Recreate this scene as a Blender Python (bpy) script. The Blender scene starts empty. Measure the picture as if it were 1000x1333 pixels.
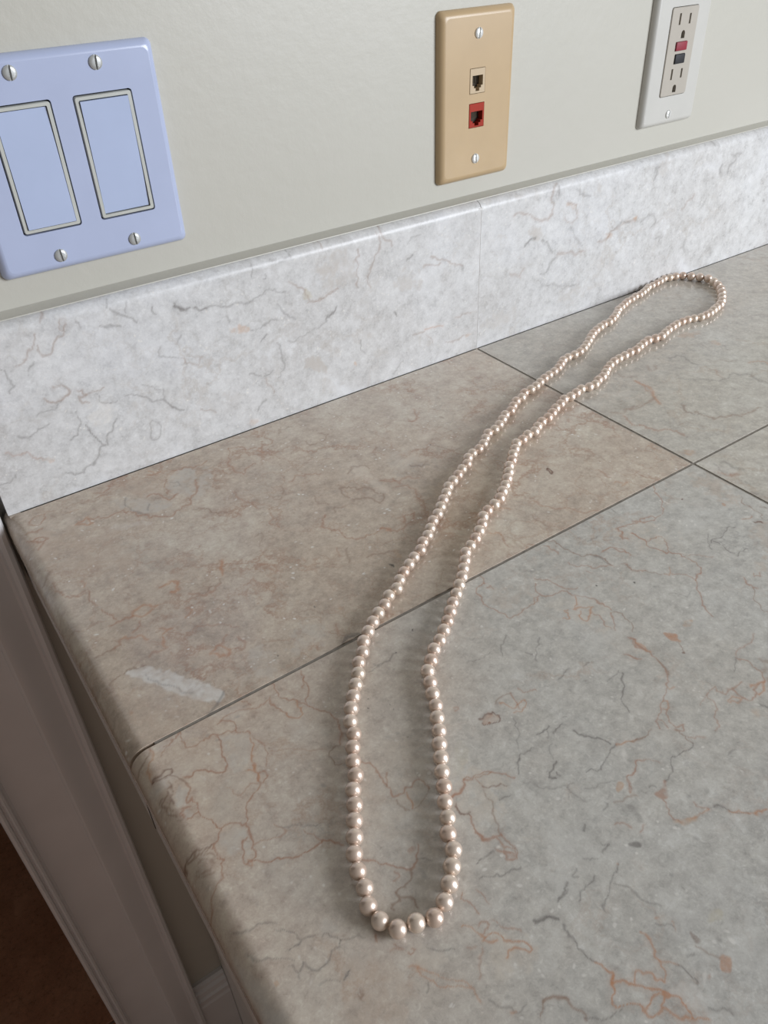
import bpy, bmesh, math, random
import numpy as np
from mathutils import Vector, Matrix, noise

sc = bpy.context.scene
COL = sc.collection

# ------------------------------------------------------------------ camera
FPX = 1043.303
CAM = np.array([-0.128820, -0.509695, 0.312048])
ROT = np.array([[0.82255482, 0.36592617, -0.43531783],
                [-0.56754256, 0.47970224, -0.66916456],
                [-0.03604188, 0.79748592, 0.60226006]])
cam_data = bpy.data.cameras.new('camera')
cam = bpy.data.objects.new('camera', cam_data)
COL.objects.link(cam)
cam_data.sensor_fit = 'VERTICAL'
cam_data.sensor_height = 36.0
cam_data.lens = FPX / 1333.0 * 36.0
cam_data.clip_start = 0.01
M4 = Matrix.Identity(4)
for i in range(3):
    for j in range(3):
        M4[i][j] = ROT[i, j]
    M4[i][3] = CAM[i]
cam.matrix_world = M4
sc.camera = cam

# ------------------------------------------------------------------ world, light, exposure
world = bpy.data.worlds.new('room_light')
sc.world = world
world.use_nodes = True
bg = world.node_tree.nodes['Background']
bg.inputs[0].default_value = (1.0, 0.94, 0.87, 1)
bg.inputs[1].default_value = 0.20


def area_lamp(name, loc, target, sx, sy, power, colour):
    ld = bpy.data.lights.new(name, 'AREA')
    ld.shape = 'RECTANGLE'
    ld.size, ld.size_y = sx, sy
    ld.energy = power
    ld.color = colour
    o = bpy.data.objects.new(name, ld)
    COL.objects.link(o)
    o.location = loc
    d = Vector(target) - Vector(loc)
    o.rotation_euler = d.to_track_quat('-Z', 'Y').to_euler()
    return o


# the daylight that brightens the wall and counter from the right, behind the camera
area_lamp('window_right_offscreen', (1.55, -2.15, 0.76), (0.3, -0.2, 0.0), 1.15, 1.15, 78, (0.89, 0.935, 1.0))

vs = sc.view_settings
vs.view_transform = 'Standard'
vs.look = 'None'
vs.gamma = 1.0
vs.use_curve_mapping = False
vs.exposure = 0.0


# ------------------------------------------------------------------ pixel helpers (photo 1000 x 1333)
def ray(u, v):
    return ROT @ np.array([(u - 500) / FPX, -(v - 666.5) / FPX, -1.0])


def on_z(u, v, z=0.0):
    d = ray(u, v)
    return CAM + d * (z - CAM[2]) / d[2]


def on_y(u, v, y=0.0):
    d = ray(u, v)
    return CAM + d * (y - CAM[1]) / d[1]


# ------------------------------------------------------------------ material helpers
class NT:
    def __init__(self, name):
        self.m = bpy.data.materials.new(name)
        self.m.use_nodes = True
        self.t = self.m.node_tree
        self.t.nodes.clear()
        self.out = self.n('ShaderNodeOutputMaterial')
        self.b = self.n('ShaderNodeBsdfPrincipled')
        self.l(self.b.outputs[0], self.out.inputs[0])

    def n(self, typ, **kw):
        nd = self.t.nodes.new(typ)
        for k, v in kw.items():
            setattr(nd, k, v)
        return nd

    def l(self, a, b):
        self.t.links.new(a, b)

    def coord(self, kind='Object', loc=(0, 0, 0), scale=(1, 1, 1)):
        c = self.n('ShaderNodeTexCoord')
        mp = self.n('ShaderNodeMapping')
        mp.inputs['Location'].default_value = loc
        mp.inputs['Scale'].default_value = scale
        self.l(c.outputs[kind], mp.inputs[0])
        return mp.outputs[0]

    def noise(self, vec, scale, detail=4, rough=0.55, distort=0.0):
        nd = self.n('ShaderNodeTexNoise')
        nd.inputs['Scale'].default_value = scale
        nd.inputs['Detail'].default_value = detail
        nd.inputs['Roughness'].default_value = rough
        nd.inputs['Distortion'].default_value = distort
        self.l(vec, nd.inputs['Vector'])
        return nd

    def ramp(self, fac, stops):
        r = self.n('ShaderNodeValToRGB')
        el = r.color_ramp.elements
        while len(el) < len(stops):
            el.new(0.5)
        for e, (p, c) in zip(el, stops):
            e.position = p
            e.color = c if len(c) == 4 else (*c, 1)
        self.l(fac, r.inputs[0])
        return r.outputs[0]

    def mix(self, fac, a, b, blend='MIX'):
        mx = self.n('ShaderNodeMix', data_type='RGBA', blend_type=blend)
        for s, v in ((0, fac), (6, a), (7, b)):
            if isinstance(v, (int, float)):
                mx.inputs[s].default_value = v
            elif isinstance(v, (tuple, list)):
                mx.inputs[s].default_value = (*v, 1) if len(v) == 3 else v
            else:
                self.l(v, mx.inputs[s])
        return mx.outputs[2]

    def math(self, op, a, b=None, clamp=False):
        m = self.n('ShaderNodeMath', operation=op, use_clamp=clamp)
        for s, v in ((0, a), (1, b)):
            if v is None:
                continue
            if isinstance(v, (int, float)):
                m.inputs[s].default_value = v
            else:
                self.l(v, m.inputs[s])
        return m.outputs[0]

    def set(self, **kw):
        for k, v in kw.items():
            inp = self.b.inputs[k.replace('_', ' ')]
            if isinstance(v, (int, float)):
                inp.default_value = v
            elif isinstance(v, (tuple, list)):
                inp.default_value = (*v, 1) if len(v) == 3 and inp.type == 'RGBA' else v
            else:
                self.l(v, inp)

    def bump(self, height, strength, dist):
        bp = self.n('ShaderNodeBump')
        bp.inputs['Strength'].default_value = strength
        bp.inputs['Distance'].default_value = dist
        self.l(height, bp.inputs['Height'])
        self.l(bp.outputs[0], self.b.inputs['Normal'])


def plain(name, col, rough=0.4, var=0.05, scale=60, **kw):
    k = NT(name)
    v = k.coord()
    nz = k.noise(v, scale, 3)
    c = k.ramp(nz.outputs[0], [(0.3, tuple(x * (1 - var) for x in col)), (0.7, tuple(min(1, x * (1 + var)) for x in col))])
    k.set(Base_Color=c, Roughness=rough, **kw)
    return k.m


def marble(name, ca, cb, cc, vein, grey, warm_amt, seed, rough=0.16, patchy=0.5, speck=0.5, has_attr=True, warm=None, cover=0.52, mott=0.3, spec=0.5):
    """limestone marble: soft clouds of three tones, faint procedural cracks and white flecks,
    plus the traced veins stored on the tile as a colour attribute"""
    k = NT(name)
    v = k.coord(loc=(seed, seed * 0.7, seed * 1.3))
    w = k.noise(v, 9, 5, 0.6)
    warp = k.n('ShaderNodeVectorMath', operation='MULTIPLY_ADD')
    k.l(w.outputs['Color'], warp.inputs[0])
    warp.inputs[1].default_value = (0.05, 0.05, 0.05)
    k.l(v, warp.inputs[2])
    vw = warp.outputs[0]
    clouds = k.noise(vw, 7, 6, 0.6, 0.4)
    c = k.ramp(clouds.outputs[0], [(0.30, ca), (0.50, cb), (0.72, cc)])
    if warm:
        # the stone itself turns from rose-beige at the rounded end to grey further along
        col_w, gain = warm
        dt = k.n('ShaderNodeVectorMath', operation='DOT_PRODUCT')
        tc = k.n('ShaderNodeTexCoord')
        k.l(tc.outputs['Object'], dt.inputs[0])
        dt.inputs[1].default_value = (0.82, -0.57, 0)
        wn = k.noise(v, 12, 4, 0.6)
        dd = k.math('ADD', dt.outputs['Value'], k.math('MULTIPLY', k.math('SUBTRACT', wn.outputs[0], 0.5), 0.16))
        mr = k.n('ShaderNodeMapRange')
        mr.inputs['From Min'].default_value = -0.24
        mr.inputs['From Max'].default_value = -0.09
        mr.inputs['To Min'].default_value = gain
        mr.inputs['To Max'].default_value = 0.0
        k.l(dd, mr.inputs['Value'])
        c = k.mix(mr.outputs[0], c, col_w)
    fine = k.noise(v, 130, 5, 0.7)
    c = k.mix(patchy, c, k.ramp(fine.outputs[0], [(0.25, (0.26,) * 3), (0.5, (0.5,) * 3), (0.75, (0.72,) * 3)]), 'OVERLAY')
    mid = k.noise(vw, 42, 7, 0.68, 0.5)
    c = k.mix(mott, c, k.ramp(mid.outputs[0], [(0.28, (0.34,) * 3), (0.5, (0.5,) * 3), (0.70, (0.64,) * 3)]), 'OVERLAY')
    grain = k.noise(v, 420, 5, 0.75, 0.6)
    c = k.mix(0.5, c, k.ramp(grain.outputs[0], [(0.30, (0.30,) * 3), (0.46, (0.49,) * 3), (0.54, (0.51,) * 3), (0.68, (0.70,) * 3)]), 'OVERLAY')
    vd = k.n('ShaderNodeTexVoronoi', feature='F1')
    vd.inputs['Scale'].default_value = 150
    k.l(vw, vd.inputs['Vector'])
    dm = k.noise(v, 33, 3)
    c = k.mix(k.math('MULTIPLY', k.math('MULTIPLY', k.ramp(vd.outputs['Distance'], [(0.08, (1, 1, 1)), (0.24, (0, 0, 0))]), k.ramp(dm.outputs[0], [(0.52, (0, 0, 0)), (0.66, (1, 1, 1))])), 0.40), c, grey)
    # broad pale and dark blots
    bl = k.noise(vw, 24, 3, 0.5, 0.8)
    c = k.mix(k.ramp(bl.outputs[0], [(0.60, (0, 0, 0)), (0.74, (0.45, 0.45, 0.45))]), c, tuple(min(1, x * 1.22) for x in cc))
    c = k.mix(k.ramp(bl.outputs[0], [(0.24, (0.30, 0.30, 0.30)), (0.38, (0, 0, 0))]), c, grey)
    # cracks
    for sc_, wd, amt, colr, off in ((13, 0.018, 0.55 * warm_amt, vein, 0.0), (30, 0.02, 0.40, grey, 3.1), (55, 0.025, 0.30 * warm_amt, vein, 7.7)):
        w2 = k.noise(v, sc_ * 1.7, 6, 0.7)
        wp = k.n('ShaderNodeVectorMath', operation='MULTIPLY_ADD')
        k.l(w2.outputs['Color'], wp.inputs[0])
        wp.inputs[1].default_value = (1.1 / sc_,) * 3
        k.l(v, wp.inputs[2])
        vo = k.n('ShaderNodeTexVoronoi', feature='DISTANCE_TO_EDGE')
        vo.inputs['Scale'].default_value = sc_
        k.l(wp.outputs[0], vo.inputs['Vector'])
        ln = k.ramp(vo.outputs['Distance'], [(0.0, (1, 1, 1)), (wd, (0.5, 0.5, 0.5)), (wd * 2.6, (0, 0, 0))])
        mk = k.noise(v, 11 + off, 3, 0.6)
        mk.inputs['Scale'].default_value = 14 + off
        msk = k.ramp(mk.outputs[0], [(cover, (0, 0, 0)), (cover + 0.14, (1, 1, 1))])
        f = k.math('MULTIPLY', k.math('MULTIPLY', ln, msk), amt)
        c = k.mix(f, c, colr)
    # white crystal flecks
    vf = k.n('ShaderNodeTexVoronoi', feature='F1')
    vf.inputs['Scale'].default_value = 210
    k.l(vw, vf.inputs['Vector'])
    fl = k.ramp(vf.outputs['Distance'], [(0.10, (1, 1, 1)), (0.22, (0, 0, 0))])
    fm = k.noise(v, 60, 2)
    f = k.math('MULTIPLY', k.math('MULTIPLY', fl, k.ramp(fm.outputs[0], [(0.5, (0, 0, 0)), (0.62, (1, 1, 1))])), speck)
    c = k.mix(f, c, (0.78, 0.75, 0.70))
    if has_attr:
        for nm in ('blot', 'vein'):
            at = k.n('ShaderNodeAttribute', attribute_name=nm)
            brk = k.noise(v, 420, 4, 0.7)
            f = k.math('MULTIPLY', at.outputs['Alpha'], k.ramp(brk.outputs[0], [(0.30, (0.62,) * 3), (0.58, (1, 1, 1))]))
            c = k.mix(f, c, at.outputs['Color'])
    rr = k.ramp(fine.outputs[0], [(0.3, (rough * 0.8,) * 3), (0.7, (rough * 1.25,) * 3)])
    k.set(Base_Color=c, Roughness=rr, IOR=1.5, Specular_IOR_Level=spec)
    return k.m


M = {}
M['marble_a'] = marble('marble_rose_beige', (0.505, 0.412, 0.328), (0.552, 0.470, 0.386), (0.590, 0.528, 0.450), (0.36, 0.20, 0.13), (0.39, 0.335, 0.285), 1.1, 1.7, speck=0.9, cover=0.44, mott=0.5)
M['marble_b'] = marble('marble_beige_grey', (0.485, 0.440, 0.378), (0.520, 0.486, 0.428), (0.545, 0.525, 0.478), (0.40, 0.29, 0.21), (0.33, 0.305, 0.28), 0.8, 5.3, speck=0.45)
M['marble_c'] = marble('marble_cream_grey', (0.495, 0.465, 0.418), (0.508, 0.488, 0.448), (0.520, 0.510, 0.480), (0.40, 0.25, 0.17), (0.27, 0.26, 0.25), 0.7, 9.1, speck=0.55, warm=((0.570, 0.460, 0.365), 0.9), mott=0.25)
M['marble_splash'] = marble('marble_white_grey', (0.544, 0.532, 0.519), (0.595, 0.590, 0.585), (0.634, 0.636, 0.649), (0.42, 0.37, 0.32), (0.43, 0.41, 0.385), 0.7, 3.3, rough=0.30, speck=0.6, cover=0.49, mott=0.4, spec=0.3)
M['floor_stone'] = marble('marble_red_brown', (0.300, 0.123, 0.068), (0.380, 0.170, 0.100), (0.460, 0.230, 0.144), (0.16, 0.07, 0.04), (0.22, 0.11, 0.07), 0.8, 12.0, rough=0.3, speck=0.1, has_attr=False)
M['grout'] = plain('grey_grout', (0.27, 0.245, 0.215), 0.9, 0.2, 300)
M['caulk'] = plain('brown_caulk', (0.36, 0.31, 0.26), 0.8, 0.1, 300)
M['grout_pale'] = plain('pale_grout', (0.66, 0.64, 0.62), 0.9, 0.1, 300)
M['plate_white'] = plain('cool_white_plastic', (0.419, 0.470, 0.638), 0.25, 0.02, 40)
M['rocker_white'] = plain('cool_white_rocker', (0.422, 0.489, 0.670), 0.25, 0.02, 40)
M['rocker_frame'] = plain('ivory_frame_plastic', (0.480, 0.486, 0.447), 0.4)
M['almond'] = plain('almond_plastic', (0.477, 0.345, 0.198), 0.34, 0.03, 40)
M['almond_jack'] = plain('almond_jack_plastic', (0.515, 0.400, 0.262), 0.35, 0.03, 40)
M['plate_cream'] = plain('warm_white_plastic', (0.537, 0.526, 0.492), 0.3, 0.02, 40)
M['receptacle'] = plain('light_almond_nylon', (0.428, 0.393, 0.340), 0.35, 0.03, 40)
M['red'] = plain('orange_red_plastic', (0.34, 0.032, 0.016), 0.55, Specular_IOR_Level=0.2)
M['crimson'] = plain('crimson_plastic', (0.24, 0.015, 0.03), 0.6)
M['black'] = plain('black_plastic', (0.012, 0.012, 0.016), 0.65)
M['dark'] = plain('dark_cavity', (0.014, 0.013, 0.012), 0.9)
M['brown_dark'] = plain('brown_cavity', (0.045, 0.034, 0.022), 0.8)
M['gold'] = plain('gold_contact', (0.075, 0.055, 0.03), 0.6, 0.02, 50)
M['screw'] = plain('painted_screw_steel', (0.46, 0.47, 0.46), 0.38, 0.05, 200, Metallic=0.35)
M['screw_white'] = plain('bright_screw_steel', (0.72, 0.72, 0.70), 0.3, 0.05, 200, Metallic=0.35)
M['trim'] = plain('white_gloss_trim', (0.648, 0.630, 0.626), 0.32, 0.03, 20)
M['cabinet'] = plain('white_cabinet_paint', (0.68, 0.66, 0.63), 0.38, 0.03, 20)
M['thread'] = plain('silk_thread', (0.72, 0.60, 0.46), 0.7)

k = NT('cream_wall_paint')
v = k.coord()
a = k.noise(v, 5, 4)
b_ = k.noise(v, 90, 4, 0.6)
c = k.ramp(a.outputs[0], [(0.35, (0.473, 0.458, 0.401)), (0.65, (0.492, 0.475, 0.421))])
sm = k.noise(v, 38, 3, 0.5, 1.2)
c = k.mix(k.ramp(sm.outputs[0], [(0.70, (0, 0, 0)), (0.76, (0.12,) * 3)]), c, (0.42, 0.39, 0.31))
k.set(Base_Color=c, Roughness=0.42)
k.bump(b_.outputs[0], 0.13, 0.002)
M['wall'] = k.m

k = NT('pearl_nacre')
v = k.coord()
oi = k.n('ShaderNodeObjectInfo')
c = k.ramp(oi.outputs['Random'], [(0.0, (0.68, 0.50, 0.39)), (0.35, (0.73, 0.57, 0.46)), (0.7, (0.76, 0.615, 0.505)), (1.0, (0.74, 0.605, 0.485))])
k.set(Base_Color=c, Roughness=0.40, Metallic=0.5, IOR=1.6, Coat_Weight=1.0, Coat_Roughness=0.27, Coat_IOR=2.0)
M['pearl'] = k.m


# ------------------------------------------------------------------ object helpers
def link(name, me, mat, parent=None, loc=(0, 0, 0)):
    o = bpy.data.objects.new(name, me)
    COL.objects.link(o)
    o.location = loc
    if mat is not None and len(me.materials) == 0:
        me.materials.append(mat)
    if parent is not None:
        o.parent = parent
    return o


def empty(name, loc):
    o = bpy.data.objects.new(name, None)
    o.empty_display_size = 0.02
    COL.objects.link(o)
    o.location = loc
    return o


def tag(o, label, cat, group=None):
    o['label'] = label
    o['category'] = cat
    if group:
        o['group'] = group
    return o


def struct(o, label=None):
    o['kind'] = 'structure'
    if label:
        o['label'] = label
    return o


def finish(bm, name, smooth=False, angle=None):
    bmesh.ops.recalc_face_normals(bm, faces=bm.faces)
    me = bpy.data.meshes.new(name)
    bm.to_mesh(me)
    bm.free()
    if smooth or angle:
        me.shade_smooth()
        if angle:
            try:
                me.set_sharp_from_angle(angle=math.radians(angle))
            except Exception:
                pass
    return me


def box_mesh(name, x0, x1, y0, y1, z0, z1, bev=0.0, seg=2):
    bm = bmesh.new()
    bmesh.ops.create_cube(bm, size=1)
    for vt in bm.verts:
        vt.co = Vector(((x0 + x1) / 2 + vt.co.x * (x1 - x0), (y0 + y1) / 2 + vt.co.y * (y1 - y0), (z0 + z1) / 2 + vt.co.z * (z1 - z0)))
    if bev:
        bmesh.ops.bevel(bm, geom=bm.edges[:], offset=bev, segments=seg, affect='EDGES', profile=0.5)
    return finish(bm, name, smooth=bev > 0, angle=40)


def extrude_profile(name, pts, axis, a, b, smooth_angle=25):
    """closed 2-D profile swept along one axis; axis 'z': pts are (x,y); axis 'x': pts are (y,z)"""
    bm = bmesh.new()
    rows = []
    for t in (a, b):
        rows.append([bm.verts.new((q[0], q[1], t) if axis == 'z' else (t, q[0], q[1])) for q in pts])
    n = len(pts)
    for i in range(n):
        j = (i + 1) % n
        bm.faces.new((rows[0][i], rows[0][j], rows[1][j], rows[1][i]))
    bm.faces.new(rows[0])
    bm.faces.new(list(reversed(rows[1])))
    return finish(bm, name, True, smooth_angle)


def rrect(w, h, r, cx=0, cz=0, n=5):
    pts = []
    for qx, qz, a0 in ((1, 1, 0), (-1, 1, 90), (-1, -1, 180), (1, -1, 270)):
        for i in range(n + 1):
            t = math.radians(a0 + 90 * i / n)
            pts.append((cx + qx * (w / 2 - r) + r * math.cos(t), cz + qz * (h / 2 - r) + r * math.sin(t)))
    return pts


def slab_with_holes(name, rings, holes, hole_depth):
    """stack of outlines [(pts, y), ...] from the back to the front; the front face is cut by the holes"""
    bm = bmesh.new()
    prev = None
    for pts, y in rings:
        vs_ = [bm.verts.new((q[0], y, q[1])) for q in pts]
        if prev:
            for i in range(len(vs_)):
                j = (i + 1) % len(vs_)
                bm.faces.new((prev[i], prev[j], vs_[j], vs_[i]))
        prev = vs_
    yf = rings[-1][1]
    edges = [bm.edges.get((prev[i], prev[(i + 1) % len(prev)])) for i in range(len(prev))]
    for h in holes:
        top = [bm.verts.new((q[0], yf, q[1])) for q in h]
        bot = [bm.verts.new((q[0], yf + hole_depth, q[1])) for q in h]
        for i in range(len(h)):
            j = (i + 1) % len(h)
            edges.append(bm.edges.new((top[i], top[j])))
            bm.faces.new((top[i], top[j], bot[j], bot[i]))
    bmesh.ops.triangle_fill(bm, use_beauty=True, use_dissolve=False, edges=edges)
    me = finish(bm, name, True, 35)
    for pl in me.polygons:
        if abs(pl.normal.y) > 0.999:
            pl.use_smooth = False
    return me


def plate_rings(w, h, t, slope=0.0042, r=0.0035):
    """rounded edge of a moulded wall plate, from the wall to its flat face"""
    out = [(rrect(w, h, r), 0.0), (rrect(w, h, r), -0.0009)]
    n = 7
    for i in range(1, n + 1):
        a = math.radians(90 * i / n)
        ins = slope * (1 - math.cos(a)) ** 0.9
        out.append((rrect(w - 2 * ins, h - 2 * ins, r), -0.0009 - (t - 0.0009) * math.sin(a) ** 1.15))
    return out


def screw_mesh(name, r, slot, ang):
    """oval screw head with a real slot: a base disc and two raised half domes"""
    bm = bmesh.new()
    n = 20
    base = [bm.verts.new((r * math.cos(2 * math.pi * i / n), 0, r * math.sin(2 * math.pi * i / n))) for i in range(n)]
    low = [bm.verts.new((r * math.cos(2 * math.pi * i / n), -0.0002, r * math.sin(2 * math.pi * i / n))) for i in range(n)]
    for i in range(n):
        j = (i + 1) % n
        bm.faces.new((base[i], base[j], low[j], low[i]))
    bm.faces.new(low)
    for s in (-1, 1):
        a0 = math.asin(slot / r)
        rings = []
        for rr_, y in ((1.0, -0.0002), (0.97, -0.0008), (0.80, -0.0013), (0.5, -0.0015)):
            ring = []
            for i in range(11):
                t = -math.pi / 2 + a0 + (math.pi - 2 * a0) * i / 10
                x, z = rr_ * r * math.cos(t), rr_ * r * math.sin(t)
                ring.append(bm.verts.new((s * max(x, slot), y, z)))
            rings.append(ring)
        for q in range(3):
            for i in range(10):
                bm.faces.new((rings[q][i], rings[q][i + 1], rings[q + 1][i + 1], rings[q + 1][i]))
            bm.faces.new((rings[q][10], rings[q][0], rings[q + 1][0], rings[q + 1][10]))
        bm.faces.new(rings[3])
    bmesh.ops.remove_doubles(bm, verts=bm.verts, dist=1e-7)
    bmesh.ops.rotate(bm, verts=bm.verts, cent=(0, 0, 0), matrix=Matrix.Rotation(math.radians(ang), 3, 'Y'))
    return finish(bm, name, True, 30)


# ------------------------------------------------------------------ setting: wall, trim, floor
FLOOR = -0.900
XD = -0.190        # edge of the doorway
# wall behind the counter: doorway on the far side of the casing, wall again past the doorway
wall = struct(link('wall_back', box_mesh('wall_back', XD, 2.2, 0.0, 0.11, FLOOR, 1.5), M['wall']), 'cream painted wall with smooth finish behind the counter')
struct(link('wall_left', box_mesh('wall_left', -2.2, XD - 0.82, 0.0, 0.11, FLOOR, 1.5), M['wall']))
struct(link('wall_lintel', box_mesh('wall_lintel', XD - 0.82, XD, 0.0, 0.11, 1.13, 1.5), M['wall']))
struct(link('wall_hall_unseen', box_mesh('wall_hall_unseen', -2.2, 2.2, 1.5, 1.6, FLOOR, 1.5), M['wall']))  # unseen hall shell, added to keep world light off the doorway floor
struct(link('ceiling_hall_unseen', box_mesh('ceiling_hall_unseen', -2.2, 2.2, 0.0, 1.6, 1.5, 1.6), M['wall']))
struct(link('wall_hall_left_unseen', box_mesh('wall_hall_left_unseen', -2.3, -2.2, 0.0, 1.6, FLOOR, 1.6), M['wall']))
struct(link('wall_hall_right_unseen', box_mesh('wall_hall_right_unseen', 2.2, 2.3, 0.0, 1.6, FLOOR, 1.6), M['wall']))

# floor of red-brown stone tiles
fl = struct(link('floor', box_mesh('floor', -2.2, 2.2, -2.6, 1.5, FLOOR - 0.05, FLOOR - 0.004), M['grout']), 'red-brown polished stone floor')
ft = 0.45
tile_me = box_mesh('floor_tile', -ft / 2 + 0.0015, ft / 2 - 0.0015, -ft / 2 + 0.0015, ft / 2 - 0.0015, -0.012, 0.0, 0.001, 1)
tile_me.materials.append(M['floor_stone'])
for i in range(-4, 4):
    for j in range(-5, 3):
        cx, cy = -0.145 + i * ft, 0.33 + j * ft
        if -2.2 < cx - ft / 2 and cx + ft / 2 < 2.2 and cy + ft / 2 < 1.5:
            link('tile', tile_me, None, fl, (cx, cy, FLOOR))

# door casing beside the doorway
prof = [(-0.190, 0.0), (-0.1955, 0.0), (-0.1955, -0.0085), (-0.1945, -0.0105), (-0.1922, -0.0118), (-0.1905, -0.0108), (-0.1898, -0.0085), (-0.1884, -0.0085),
        (-0.1878, -0.0105), (-0.1860, -0.0122), (-0.1842, -0.0112), (-0.1832, -0.0080), (-0.1815, -0.0062), (-0.1770, -0.0052), (-0.1690, -0.0054), (-0.1590, -0.0066), (-0.1500, -0.0088),
        (-0.1440, -0.0112), (-0.1412, -0.0126), (-0.1404, -0.0150), (-0.1385, -0.0162), (-0.1350, -0.0164), (-0.1290, -0.0146), (-0.1230, -0.0126), (-0.1185, -0.0118),
        (-0.1166, -0.0130), (-0.1152, -0.0176), (-0.1124, -0.0202), (-0.1096, -0.0190), (-0.1084, -0.0166), (-0.1082, -0.0130), (-0.1082, 0.0)]
struct(link('trim_1', extrude_profile('trim_1', prof, 'z', FLOOR, 1.22), M['trim']), 'white moulded door casing with stepped profile')
prof2 = [(-q[0] - 2 * 0.6 - 0.0, q[1]) for q in reversed(prof)]
struct(link('trim_2', extrude_profile('trim_2', prof2, 'z', FLOOR, 1.22), M['trim']), 'white moulded door casing on the far jamb')

# baseboard stub between casing and cabinet
bp = [(0.0, FLOOR), (-0.014, FLOOR), (-0.014, -0.768), (-0.0128, -0.766), (-0.0122, -0.762), (-0.0132, -0.758), (-0.0132, -0.753), (-0.0105, -0.7505),
      (-0.0098, -0.747), (-0.0110, -0.744), (-0.0106, -0.739), (-0.0072, -0.736), (-0.0066, -0.733), (-0.0072, -0.730), (-0.0040, -0.727), (0.0, -0.727)]
struct(link('baseboard_back', extrude_profile('baseboard_back', bp, 'x', -0.1090, -0.0685), M['trim']), 'short white baseboard with a beaded top edge')

# ------------------------------------------------------------------ base cabinet under the counter
cab = tag(empty('base_cabinet', (0.5, -0.3, FLOOR)), 'white painted base cabinet under the stone counter', 'cabinet')


def cpart(name, x0, x1, y0, y1, z0, z1, bev=0.0, mat='cabinet', parent=None, off=None):
    base = Vector((0.5, -0.3, FLOOR))
    me = box_mesh(name, x0 - base.x, x1 - base.x, y0 - base.y, y1 - base.y, z0 - base.z, z1 - base.z, bev)
    return link(name, me, M[mat], parent or cab)


cpart('side_panel', -0.068, -0.054, -0.600, -0.003, FLOOR, -0.062)
cpart('carcass', -0.054, 1.12, -0.598, -0.004, FLOOR + 0.10, -0.040)
cpart('toe_kick', -0.054, 1.12, -0.53, -0.02, FLOOR, FLOOR + 0.10)
for i in range(3):
    d = cpart('door', -0.040 + i * 0.388, -0.040 + i * 0.388 + 0.380, -0.618, -0.598, FLOOR + 0.12, -0.06, 0.003)
    cpart('handle', -0.020 + i * 0.388, -0.008 + i * 0.388, -0.640, -0.616, -0.24, -0.12, 0.003, 'screw', d)

# ------------------------------------------------------------------ marble counter and backsplash
XL, XJ, XR1, XR2 = -0.1070, 0.2968, 0.7250, 1.1400
YJ, YF = -0.2464, -0.6350
YS = -0.0160
G = 0.0011   # half a joint
TH = 0.020
RB = 0.0105  # rounded outer edge

# --- traced veins: (colour key, width px, strength, [pixels]) -------------------------------
VEINS = []
BLOTS = []
def traced(keep, ox, oy, s, text):
    """one line per mark: colour, width in photo pixels, strength, then points read off an enlarged crop; * = filled blot"""
    for ln in text.strip().split('\n'):
        w_ = ln.split()
        tgt = VEINS
        if w_[0] == '*':
            tgt = BLOTS
            w_ = w_[1:]
        pts = [tuple(float(c) for c in q.split(',')) for q in w_[3:]]
        if len(pts) == 1:
            x, y = pts[0]
            pts = [(x - 4, y - 3), (x + 4, y - 4), (x + 5, y + 3), (x - 3, y + 4)]
        pts = [(ox + x / s, oy + y / s) for x, y in pts]
        tgt.append((keep, w_[0], float(w_[1]), float(w_[2]), pts))


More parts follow.
